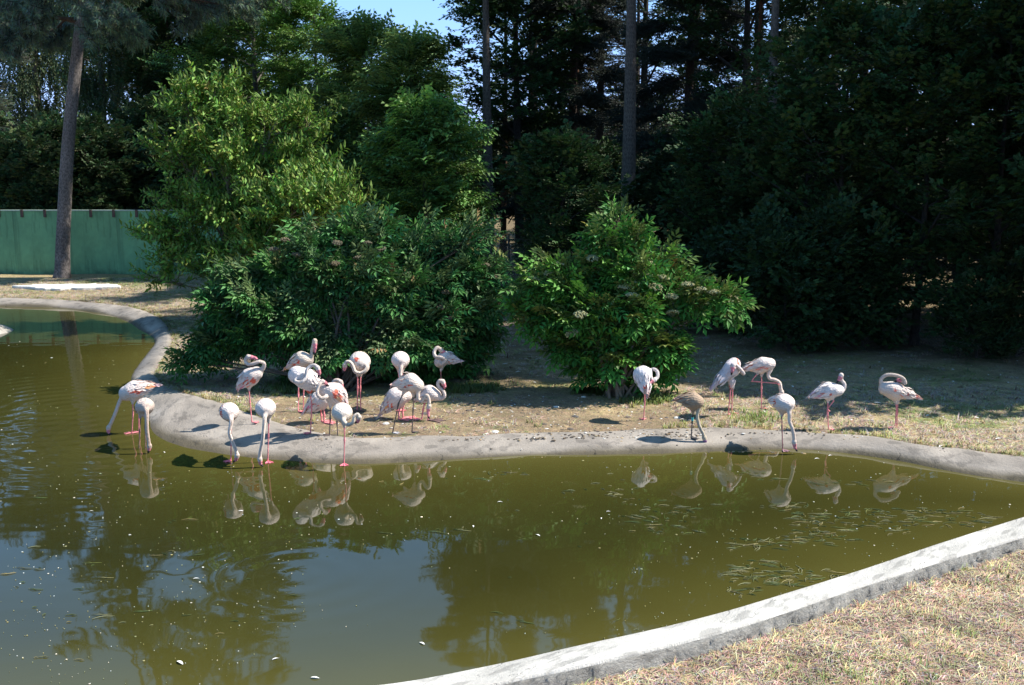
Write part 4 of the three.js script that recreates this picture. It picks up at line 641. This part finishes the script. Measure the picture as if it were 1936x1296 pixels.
flamingo('upright flamingo with raised head and hanging dark tipped bill, rearmost beside the bush', { foot: [572, 778], tail: [545, 694, 0, 0], mid: [570, 680, 0, 15], chest: [582, 681, 0, 11], neck: [[589, 676, .02], [589.5, 664, .02], [592, 653, .03]], head: [595, 645, .03], bill: [[596, 658, .05], [594, 670, .05]], legs: [leg([[572, 696, .03], [574, 734, .03], [573, 776, 0]]), leg([[564, 698, -.03], [564, 746, 0], [564, 790, .1]])], coral: [[556, 686, 5, 5], [565, 683, 4, 5], [550, 691, 6, 5]], col: [0.68, 0.56, 0.46] });
flamingo('big white flamingo whose neck arches over its breast, head with bill hanging to the side', { foot: [587, 820], tail: [613, 738, -.12, 0], mid: [578, 717, 0, 20], chest: [561, 709, .1, 17], neck: [[559, 722, .24], [570, 723, .28], [578, 714, .25], [580, 700, .22], [587, 692.5, .2], [595, 691, .2]], head: [600, 696, .2], bill: [[604, 706, .2], [602, 713, .2]], legs: [leg([[586, 740, .02], [589, 768, .02], [587, 820, 0]])], coral: [[583, 741, 8, 3]], col: [0.82, 0.74, 0.71] });
flamingo('dark legged white flamingo in mid flock with its neck folded in a flat coil', { foot: [630, 825], tail: [652, 764, -.03, 0], mid: [632, 744, 0, 20], chest: [615, 738, .06, 14], neck: [[616, 751, .2], [607, 753, .24], [600, 746, .24], [600, 736, .22], [604, 727, .2]], head: [609, 722, .16], bill: [[616, 725, .14], [620, 730, .13]], legs: [leg([[624, 764, .03], [624, 792, .03], [623, 826, .03]]), leg([[634, 764, -.03], [637, 800, -.03], [638, 825, -.03]])], legCol: DK, coral: [[637, 742, 4, 9], [646, 752, 4, 8]] });
flamingo('flamingo squatting on thick pink legs behind the others, neck hooked up and bill down', { foot: [613, 800], tail: [578, 778, 0, 0], mid: [604, 758, 0, 18], chest: [620, 752, 0, 13], neck: [[625, 740, 0], [628, 728, 0], [632, 720.5, 0], [639, 719, 0]], head: [644, 723, 0], bill: [[647, 733, 0], [645, 741, 0]], legs: [leg([[612, 768, .04], [612.5, 785, .04], [613, 799, .04]], { thick: 1.5, footDir: [1, 0, 0], footLen: .2 }), leg([[606, 768, -.05], [607, 785, -.05], [608, 797, -.05]], { thick: 1.4, footDir: [1, 0, 0], footLen: .2 })], coral: [[592, 763, 9, 3], [582, 775, 5, 6]] });
flamingo('flamingo on one leg at the waterline, neck coiled low with head on breast', { foot: [650, 876], tail: [640, 772, -.34, 0], mid: [646, 780, -.02, 18], chest: [648, 784, .1, 14], neck: [[650, 797, .22], [658, 804, .25], [667, 799, .25], [670, 788, .24], [676, 784, .22]], head: [679, 790, .22], bill: [[676, 798, .22], [671, 800, .22]], legs: [leg([[651, 800, .03], [651, 832, .03], [650, 876, 0]], { footDir: [.2, 0, 1], footCol: [0.80, 0.2, 0.26] })], col: [0.80, 0.69, 0.59] });
flamingo('long legged flamingo before the bush, neck hanging in a wide loop under its round body', { foot: [679, 777], tail: [686, 676, -.34, 0], mid: [680, 684, -.02, 19], chest: [681, 688, .1, 15], neck: [[694, 694, .2], [690, 702, .26], [680, 706, .28], [671, 703, .28], [667, 693, .26], [661, 685, .25], [655, 685, .24]], head: [652, 691, .24], bill: [[651, 699, .24], [648, 704, .24]], legs: [leg([[676, 705, .02], [676, 732, .02], [675, 777, 0]], { footCol: [.16, .09, .07] }), leg([[682, 705, -.02], [681, 732, -.02], [682, 777, 0]], { footCol: [.16, .09, .07] })], coral: [[676, 677, 4, 3]], col: [0.78, 0.66, 0.57] });
flamingo('flamingo seen end on as a white ball, neck going down behind the striding flamingo', { foot: [756, 776], tail: [757, 676, -.34, 0], mid: [757, 681, -.02, 16], chest: [757, 684, .1, 13], neck: [[758, 696, .2], [757, 709, .24], [760, 722, .25]], head: [762, 733, .25], bill: [[764, 742, .25], [762, 748, .25]], legs: [leg([[754, 697, 0], [754, 732, 0], [755, 776, 0]]), leg([[760, 697, 0], [761, 732, 0], [761, 774, 0]])] });
flamingo('striding flamingo on spread dark legs, neck swung down in an S with lowered head', { foot: [770, 819], tail: [747, 727, 0, 0], mid: [776, 723, 0, 17], chest: [789, 729, 0, 13], neck: [[790, 743, .04], [791, 754, .06], [797, 759.5, .08], [802, 752, .1], [807, 748, .1], [811, 756, .1]], head: [811, 768, .1], bill: [[809, 780, .1], [811, 791, .1]], legs: [leg([[764, 740, .05], [753, 764, .05], [742, 817, .04]], { footCol: [.5, .48, .48] }), leg([[782, 742, -.04], [781, 775, -.04], [779, 820, 0]])], legCol: DK, coral: [[762, 728, 7, 4], [775, 726, 5, 2.5], [758, 723, 3, 5]], col: [0.74, 0.61, 0.52] });
flamingo('white flamingo sitting on folded legs with black flight feathers showing below its wing', { foot: [755, 793], tail: [722, 781, .02, 0], mid: [749, 752, 0, 19], chest: [766, 748, -.02, 14], neck: [[776, 741, -.05], [782, 730, -.08], [785, 722, -.1]], head: [786, 715, -.1], bill: [[790, 722, -.1], [790, 728, -.1]], legs: [leg([[756, 768, .04], [754, 780, .04], [754, 793, .04]], { thick: 1.5, footDir: [1, 0, .05], footLen: .24 }), leg([[762, 768, -.06], [761, 780, -.06], [762, 790, -.06]], { thick: 1.4, footDir: [1, 0, 0], footLen: .24 })], coral: [[735, 764, 2, 5], [742, 765, 2, 5], [727, 776, 3, 8]], black: [[742, 777, 5, 9]] });
flamingo('flamingo sitting at the flock edge with a tight S shaped neck and drooping bill', { foot: [812, 795], tail: [791, 755, 0, 0], mid: [812, 744, 0, 15], chest: [824, 748, 0, 11], neck: [[833, 754, .03], [840, 750, .05], [838, 740, .05], [830, 733, .05], [828, 724.5, .05], [832, 720, .05]], head: [837, 722, .05], bill: [[841, 731, .05], [838, 738, .05]], legs: [leg([[811, 757, .03], [809, 774, .03], [809, 792, .03]], { thick: 1.3, footDir: [1, 0, .1], footLen: .3, footCol: [.16, .1, .09] }), leg([[804, 757, -.04], [800, 774, -.04], [797, 790, -.04]], { thick: 1.3, footDir: [-1, 0, .1], footLen: .15 })], coral: [[797, 752, 4, 6]] });
flamingo('flamingo against the bush preening, neck coiled over its back and coral tail spread', { foot: [834, 749], tail: [865, 683, -.02, 0], mid: [841, 677, 0, 13], chest: [831, 685, .05, 11], neck: [[834, 689, .16], [842, 681, .18], [834, 676.5, .19], [823.5, 675, .17], [820.5, 666, .14], [827, 657.5, .1]], head: [833, 662, .06], bill: [[840, 667, .04], [845, 672, .03]], legs: [leg([[833, 697, 0], [834, 716, 0], [834, 749, 0]])], legCol: [.35, .14, .12], coral: [[856, 683, 6, 7], [852, 676, 3, 5]], col: [0.72, 0.62, 0.57] });
flamingo('flamingo before the layered bush, back turned and neck bent round to its flank', { foot: [1217, 795], tail: [1223, 742, .2, 0], mid: [1215, 711, .02, 17], chest: [1216, 704, -.12, 13], neck: [[1228, 703, -.12], [1236, 698.5, -.06], [1243, 704, 0], [1243, 714, .06]], head: [1237, 719, .1], bill: [[1230, 724, .14], [1225, 730, .17]], legs: [leg([[1219, 740, .02], [1219, 760, .02], [1217, 795, 0]])], coral: [[1224, 737, 4, 9], [1217, 728, 4, 4]], col: [0.82, 0.74, 0.72] });
flamingo('grey brown young flamingo with turquoise leg ring dipping its bill', { foot: [1307, 834], tail: [1282, 755, 0, 0], mid: [1309, 758, 0, 16], chest: [1320, 760, 0, 12], neck: [[1321, 773, .02], [1318.5, 787, .04], [1322, 804, .06], [1329, 819, .08]], head: [1332, 828, .08], bill: [[1334, 839, .08], [1331, 848, .08]], legs: [leg([[1311, 776, 0], [1309, 798, 0], [1307, 834, 0]])], legCol: [.055, .05, .05], col: [0.40, 0.285, 0.195], neckCol: [0.46, 0.38, 0.28], billCol: [.25, .12, .25], dark: 1, ring: [1309.3, 793, 0], coral: [[1290, 752, 6, 4]] });
flamingo('flamingo with back turned, preening with its neck thrown across drooping grey pink wings', { foot: [1378, 786], tail: [1350, 730, .12, 0], mid: [1383, 699, .02, 15], chest: [1388, 689, -.08, 13], neck: [[1398, 700, -.02], [1406, 707, .06], [1401, 700, .14], [1391, 690, .2]], head: [1386, 691, .24], bill: [[1385, 701, .26], [1383, 708, .26]], legs: [leg([[1382, 731, .02], [1380, 753, .02], [1377, 786, 0]]), leg([[1386, 731, -.03], [1385, 748, -.05], [1384, 772, -.1]])], coral: [[1395, 687, 4, 6], [1378, 731, 5, 5]], col: [0.72, 0.63, 0.63] });
flamingo('flamingo walking with one pink leg lifted and bent, neck curving down in steps', { foot: [1440, 774], tail: [1406, 698, 0, 0], mid: [1442, 690, 0, 14], chest: [1456, 688, 0, 11], neck: [[1457, 699, .02], [1452.5, 709, .04], [1456, 716.5, .05], [1465, 718.5, .06], [1474, 724, .06], [1476, 734, .06]], head: [1478, 742, .06], bill: [[1478, 751, .06], [1476, 758, .06]], legs: [leg([[1440, 706, -.02], [1440, 733, -.02], [1440, 774, 0]]), leg([[1435, 704, .05], [1421, 721, .06], [1466, 725, .06]], { free: 1, footLen: .09 })], coral: [[1442, 694, 8, 3], [1420, 689, 2, 4], [1408, 698, 5, 3]] });
flamingo('flamingo feeding over the bank with its neck straight down beside one thin leg', { foot: [1480, 849], tail: [1460, 757, -.2, 0], mid: [1482, 763, 0, 18], chest: [1489, 766, .1, 13], neck: [[1493, 782, .18], [1493, 796, .2], [1498, 810, .22], [1501, 824, .22]], head: [1502, 836, .22], bill: [[1503, 846, .22], [1507, 853, .22]], legs: [leg([[1478, 780, 0], [1479, 808, 0], [1480, 849, 0]], { footCol: [.35, .2, .22] })], legCol: [.34, .16, .15], coral: [[1463, 757, 3, 5]] });
flamingo('flamingo in profile on one leg with upright bent neck and head turned over its back', { foot: [1567, 814], tail: [1536, 748, 0, 0], mid: [1567, 739, 0, 16], chest: [1584, 738, 0, 12], neck: [[1595, 737, 0], [1597, 727, 0], [1591.5, 719, 0]], head: [1591, 710, .02], bill: [[1587, 717, .04], [1583, 724, .05]], legs: [leg([[1566, 755, 0], [1565, 781, 0], [1567, 814, 0]]), leg([[1574, 754, .03], [1577, 758, .03], [1564, 775, .03]], { free: 1, footLen: .05 })], coral: [[1558, 744, 12, 2.2], [1547, 747, 7, 3]], col: [0.82, 0.72, 0.68] });
flamingo('flamingo nearest the bank end with its neck coiled on top of its back', { foot: [1694, 811], tail: [1733, 750, 0, 0], mid: [1690, 739, 0, 17], chest: [1674, 735, .02, 13], neck: [[1667.5, 728, .02], [1666.5, 717, .03], [1677, 709.5, .05], [1696, 710.5, .06], [1709, 717, .06], [1712, 725, .06]], head: [1707, 719.5, .02], bill: [[1698, 719, .02], [1692, 722, .02]], legs: [leg([[1695, 758, .02], [1695, 782, .02], [1692, 811, 0]]), leg([[1698, 758, -.03], [1697, 782, -.03], [1696, 809, -.02]])], coral: [[1687, 736, 4, 3], [1704, 744, 5, 3], [1713, 742, 2, 5], [1728, 748, 7, 4]], col: [0.70, 0.60, 0.54] });

// ---------------------------------------------------------------- grass, feathers, floating litter
{
  const r = rng(3131);
  const tuft = (n, hgt, spread, lie) => { const g = new GB(); for (let i = 0; i < n; i++) { const a = r() * 6.28, b = V(Math.cos(a) * r() * spread, 0, Math.sin(a) * r() * spread), q = r() * 6.28, l = hgt * (0.5 + r()), out = V(Math.cos(q), 0, Math.sin(q)), t = b.clone().addScaledVector(out, l * lie * (0.4 + r())).add(V(0, l * (1 - lie * 0.75) * (0.3 + r() * 0.8), 0)), md = b.clone().lerp(t, 0.5).add(V(0, l * 0.16, 0)), s = V(-out.z, 0, out.x).multiplyScalar(0.0015 + r() * 0.0014), c = [1, 1, 1].map(z => z * (0.65 + r() * 0.7)), n_ = V(out.x * 0.3, 1, out.z * 0.3).normalize(); const A = g.v(b.clone().add(s), n_, c), B = g.v(b.clone().sub(s), n_, c), C = g.v(md.clone().add(s), n_, c), D = g.v(md.clone().sub(s), n_, c), T = g.v(t, n_, c); g.i.push(A, C, B, B, C, D, C, T, D); } return g.geo(); };
  const straw = tuft(34, 0.085, 0.10, 0.96), green = tuft(22, 0.10, 0.05, 0.4);
  const put = (geo, pts, name, label) => { const im = new THREE.InstancedMesh(geo, M.straw, pts.length); pts.forEach((o, i) => { _m.makeRotationY(o.a).scale(V(o.s, o.s * (o.sy || 1), o.s)).setPosition(o.p); im.setMatrixAt(i, _m); im.setColorAt(i, _c.setRGB(...o.c)); }); tag(top(im, name), label, 'grass', null, 'stuff'); };
  const near = [], far = [], gr = [];
  for (let i = 0; i < 60000 && near.length < 17000; i++) { const x = lerp(-1.5, 8.5, r()), z = -lerp(7.2, 16, Math.pow(r(), 0.8)), d = sdOuter(x, z); if (d < 0.07 || z < -17 || sdWater(x, z) < 0.3) continue; const k = fbm(x * 1.1, z * 1.1, 5, 3), bare = fbm(x * 2.1 + 7, z * 2.1, 15, 3); if (bare > 0.62 && r() < 0.8) continue; const t = r(), pf = 0.55 + 0.9 * fbm(x * 2.4 + 3, z * 2.4, 44, 3), c = (t < 0.58 ? [0.41, 0.325, 0.235] : t < 0.90 ? [0.27, 0.20, 0.14] : [0.54, 0.46, 0.36]).map(q => q * pf); near.push({ p: V(x, groundY(x, z) - 0.005, z), a: r() * 6.28, s: 0.6 + r() * 0.9, sy: 0.5 + r() * 0.6, c: tintN(c, r, 0.25) }); if (k > 0.55 && r() < 0.09) gr.push({ p: V(x, groundY(x, z) - 0.005, z), a: r() * 6.28, s: 0.5 + r() * 0.8, c: tint([0.20, 0.24, 0.08], r, 0.25) }); }
  for (let i = 0; i < 70000 && far.length < 19000; i++) { const x = lerp(-18, 12, r()), z = -lerp(15, 41, Math.pow(r(), 1.3)), d = sdOuter(x, z); if (d < 0.03) continue; const soil = z > -20.4 && x > -4.3 && x < 2.8; if ((soil && r() < 0.93) || (x > -1 && z < -20.5 && r() < 0.75) || (x > 0 && r() < 0.35)) continue; const k = fbm(x * 0.55 + 9, z * 0.55 + 3, 31, 4), g = k > 0.56 ? 0.5 : 0.12; const c = r() < g ? [0.20, 0.25, 0.085] : [0.44, 0.365, 0.265]; (r() < 0.75 ? far : gr).push({ p: V(x, groundY(x, z) - 0.005, z), a: r() * 6.28, s: 0.7 + r() * 1.1, sy: 0.4 + r() * 0.4, c: tintN(c, r, 0.25) }); }
  // greener fringe along the bank and under the bushes
  for (let i = 0; i < 1500; i++) { const k = Math.floor(r() * NB), o = BO[k], w = BW[k], dx = o.x - w.x, dz = o.z - w.z, l = Math.hypot(dx, dz) + 1e-6, q = Math.abs(gauss(r)) * 0.3, x = o.x + dx / l * q, z = o.z + dz / l * q; if (x > -4 && x < 2.4 && z > -19.5) continue; gr.push({ p: V(x, groundY(x, z), z), a: r() * 6.28, s: 0.4 + r() * 0.6, c: tint(r() < 0.5 ? [0.24, 0.26, 0.09] : [0.40, 0.33, 0.19], r, 0.3) }); }
  for (const [x, y, n, rr] of [[890, 738, 240, 0.55], [1230, 760, 110, 0.45], [1130, 745, 80, 0.5], [1430, 795, 40, 0.5], [540, 735, 120, 0.6]]) { const c = onPlane(x, y, GY); for (let i = 0; i < n; i++) { const px = c.x + gauss(r) * rr, pz = c.z + gauss(r) * rr * 0.8; gr.push({ p: V(px, groundY(px, pz), pz), a: r() * 6.28, s: 0.9 + r() * 0.8, c: tint([0.19, 0.25, 0.075], r, 0.3) }); } }
  const stand = tuft(30, 0.10, 0.045, 0.5), clumps = [];
  for (let i = 0; i < 9000 && clumps.length < 1500; i++) { const x = lerp(-1.5, 8.5, r()), z = -lerp(7.2, 16, r()), d = sdOuter(x, z); if (d < 0.02 || sdWater(x, z) < 0.3 || z < -17) continue; if (fbm(x * 2.4 + 3, z * 2.4, 44, 3) < 0.42 + r() * 0.25) continue; clumps.push({ p: V(x, groundY(x, z) - 0.01, z), a: r() * 6.28, s: 0.5 + r() * 0.8, c: tintN(r() < 0.75 ? [0.42, 0.33, 0.21] : [0.27, 0.27, 0.12], r, 0.3) }); }
  put(stand, clumps, 'dry_grass', 'tufts of standing dry grass in the near turf');
  put(straw, near, 'dry_grass', 'dry straw coloured grass matted beside the kerb'); put(straw, far, 'dry_grass', 'sparse dry grass across the lawn beyond the pond'); put(green, gr, 'grass', 'scattered green grass tufts on the dry ground');
}
// clods, droppings, dead leaves on the trampled soil
{
  const r = rng(2323), clod = new THREE.IcosahedronGeometry(1, 1), p = clod.attributes.position; for (let i = 0; i < p.count; i++) { const q = V(p.getX(i), p.getY(i), p.getZ(i)), f = 0.7 + 0.6 * fbm(q.x * 1.7 + 5, q.y * 1.7 + q.z * 2.3 + 5, 4, 3); p.setXYZ(i, q.x * f, q.y * f * 0.45, q.z * f); } clod.computeVertexNormals();
  const L = []; for (let i = 0; i < 1500; i++) { const q = standAt(lerp(560, 1330, r()), lerp(745, 835, r())), big = r() < 0.06 && sdOuter(q.x, q.z) > 0.15; L.push([q, (big ? 0.025 + r() * 0.035 : 0.006 + r() * 0.014), r() < 0.72 ? tint([0.12, 0.095, 0.075], r, 0.3) : r() < 0.5 ? [0.55, 0.53, 0.48] : tint([0.28, 0.2, 0.11], r)]); }
  for (let i = 0; i < 1500; i++) { const q = standAt(lerp(880, 1936, r()), lerp(640, 850, r())); L.push([q, 0.006 + r() * 0.016, r() < 0.6 ? tint([0.13, 0.10, 0.07], r, 0.3) : r() < 0.3 ? [0.6, 0.58, 0.54] : tint([0.30, 0.22, 0.12], r)]); }
  const im = new THREE.InstancedMesh(clod, new THREE.MeshStandardMaterial({ roughness: 1 }), L.length); L.forEach(([q, sc, c], i) => { _m.makeRotationY(r() * 6.28).scale(V(sc * (0.7 + r() * 0.8), sc, sc)).setPosition(q); im.setMatrixAt(i, _m); im.setColorAt(i, _c.setRGB(...c)); });
  tag(top(im, 'soil_litter'), 'small clods, droppings and dead leaf crumbs scattered on the trampled soil', 'litter', null, 'stuff');
}
// white feathers on the water and lawn
{
  const r = rng(919), blade = () => { const g = new GB(), n = 7, L = 0.15; const a = [], b = []; for (let i = 0; i <= n; i++) { const t = i / n, w = 0.024 * Math.pow(Math.sin(Math.PI * clamp(0.06 + t * 0.92)), 0.7), y = 0.016 * Math.sin(t * 3) + 0.004; a.push(g.v(V(w, y + 0.006, (t - 0.5) * L), V(0, 1, 0), [1, 1, 1])); b.push(g.v(V(-w * 0.8, y + 0.004, (t - 0.5) * L), V(0, 1, 0), [1, 1, 1])); } for (let i = 0; i < n; i++) g.i.push(a[i], b[i], a[i + 1], b[i], b[i + 1], a[i + 1]); g.tube([V(0, 0.006, -0.6 * L), V(0, 0.018, 0), V(0, 0.006, 0.5 * L)], [0.002, 0.002, 0.001], 4); return g.geo(); };
  const geo = blade(), first = new THREE.Mesh(geo, M.feather); let n = 0;
  const put = (x, y, pl, s, label, group) => { const p = pl ? onPlane(x, y, 0.002) : standAt(x, y); const f = n++ ? first.clone() : first; f.position.copy(p); if (!pl) f.position.y += 0.01; f.rotation.set(0, r() * 6.28, 0); f.scale.setScalar(s * (pl ? 0.5 : 0.75)); f.userData = {}; tag(top(f, 'feather'), label, 'feather', group); };
  for (const [x, y, s, t] of [
    [340, 1255, 1.3, 'largest white feather on the water, low in the sky reflection'],
    [595, 1283, 1, 'white feather floating right at the lower picture edge'],
    [798, 1218, 0.9, 'lone white feather floating nearest to the concrete kerb'],
    [520, 1247, 0.8, 'white feather floating between the largest one and the lower picture edge'],
    [895, 996, 0.8, 'white feather mid pond under the gap between the elder bushes'],
    [370, 1095, 0.8, 'white feather amid the rippled dark tree reflection'],
    [945, 950, 0.9, 'pale feather above the mid pond feather, nearer the bank'],
    [1017, 1013, 0.9, 'pale feather just along from the mid pond feather'],
    [1137, 981, 0.7, 'lower of two close feathers in mid pond'],
    [1150, 968, 0.7, 'upper of two close feathers in mid pond'],
    [455, 967, 0.8, 'feather at the tip of a feeding flamingo\'s reflection'],
    [310, 856, 0.8, 'feather at the waterline beside the pair feeding off the bank corner'],
    [425, 855, 0.7, 'feather at the waterline beside the kinked neck flamingo'],
    [172, 967, 0.6, 'small feather out in open water below the stooping flamingo'],
    [245, 1012, 0.5, 'tiniest feather in open water below the stooping flamingo'],
    [1545, 868, 0.9, 'first of two feathers beside the straight necked feeding flamingo'],
    [1570, 862, 0.8, 'second of two feathers beside the straight necked feeding flamingo']]) put(x, y, 1, s, t, 'feathers floating on the pond');
  for (const [x, y, s, t] of [
    [980, 705, 1, 'feather in the shade between the elder bushes, middle of three'],
    [955, 690, 0.9, 'feather in the shade between the elder bushes, farthest of three'],
    [1010, 725, 1, 'feather in the shade between the elder bushes, closest to the water'],
    [1290, 690, 1, 'upper feather in the shade beside the layered bush'],
    [1282, 720, 1, 'lower feather in the shade beside the layered bush'],
    [1498, 733, 1.1, 'feather beside the walking flamingo\'s lowered head'],
    [1590, 700, 1, 'feather behind the profile flamingo\'s raised head'],
    [1660, 764, 1, 'feather beside the legs of the coiled neck flamingo'],
    [1755, 788, 1.1, 'feather just past the tail of the coiled neck flamingo'],
    [1845, 792, 1, 'feather on the shaded lawn well past the last flamingo'],
    [1888, 832, 1, 'feather on the lawn closest to the bank end'],
    [1610, 796, 0.9, 'feather lying in sun between the profile and coiled neck flamingos'],
    [1445, 780, 0.9, 'feather at the foot of the walking flamingo'],
    [1365, 757, 0.9, 'feather behind the legs of the wing draped preening flamingo'],
    [1290, 795, 0.8, 'feather behind the brown young flamingo'],
    [720, 770, 0.8, 'feather on soil between the long legged and the sitting flamingo'],
    [560, 762, 0.8, 'feather near the rearmost upright flamingo\'s legs'],
    [450, 752, 0.9, 'feather in the bush shade by the flamingo alone on the lawn'],
    [575, 752, 0.8, 'feather under the big bush behind the flock'],
    [700, 760, 0.8, 'feather under the big bush beside the long legged flamingo'],
    [1780, 846, 1, 'pale feather on the grass at the concrete rim'],
    [1510, 706, 1, 'feather in the shade behind the feeding pair at the bank']]) put(x, y, 0, s, t, 'feathers lying beyond the pond');
}
// fine litter on the water: specks and bits of reed
{
  const r = rng(555), speck = new THREE.IcosahedronGeometry(0.011, 0), reed = (() => { const g = new GB(); g.tube([V(-0.12, 0, 0.012), V(-0.05, 0.003, -0.006), V(0.03, 0.004, -0.01), V(0.11, 0, 0.02)], [0.002, 0.0045, 0.004, 0.0015], 4); g.tube([V(-0.02, 0, 0), V(0.03, 0.003, 0.03), V(0.09, 0, 0.035)], [0.002, 0.003, 0.001], 4); return g.geo(); })(); speck.scale(1, 0.35, 1);
  const mk = (geo, n, f, name, label) => { const L = []; for (let i = 0; i < n * 30 && L.length < n; i++) { const o = f(); if (o && sdWater(o.p.x, o.p.z) < -0.08 && fbm(o.p.x * 0.7 + 31, o.p.z * 0.7 + 11, 73, 3) > 0.36 + r() * 0.22) L.push(o); } const im = new THREE.InstancedMesh(geo, new THREE.MeshStandardMaterial({ roughness: 0.9 }), L.length); L.forEach((o, i) => { _m.makeRotationY(o.a).scale(V(o.s, 1, o.s)).setPosition(o.p); im.setMatrixAt(i, _m); im.setColorAt(i, _c.setRGB(...o.c)); }); tag(top(im, name), label, 'debris', null, 'stuff'); };
  mk(speck, 1000, () => { const p = onPlane(r() * W0, lerp(640, 1296, Math.pow(r(), 0.8)), 0.004); const big = r() < 0.12; return { p, a: r() * 6, s: (0.4 + r() * 0.9) * (big ? 1.6 : 0.8) * (-p.z / 17), c: tint(r() < 0.3 ? [0.62, 0.60, 0.52] : [0.26, 0.25, 0.12], r, 0.35) }; }, 'floating_debris', 'tiny pale specks of down and pollen floating on the pond');
  mk(reed, 620, () => { const q = r(), x = q < 0.62 ? lerp(1380, 1990, r()) : q < 0.9 ? lerp(820, 1450, r()) : lerp(0, 1300, r()), y = q < 0.62 ? lerp(905, 1130, Math.pow(r(), 0.9)) : q < 0.9 ? lerp(890, 1010, r()) : lerp(900, 1290, r()); const p = onPlane(x, y, 0.005); if (fbm(p.x * 1.1 + 20, p.z * 1.6, 63, 3) < 0.52 + r() * 0.06) return null; return { p, a: gauss(r) * 0.7 + (r() < 0.2 ? 1.3 : 0) + (r() < 0.5 ? Math.PI : 0), s: (x > 1380 && y < 1130 ? 0.25 : 0.15) + Math.pow(r(), 2) * 0.8, c: tint(r() < 0.55 ? [0.21, 0.19, 0.085] : [0.085, 0.11, 0.03], r, 0.35) }; }, 'floating_reed', 'broken bits of reed and straw drifting on the pond');
}

renderer.render(scene, camera);
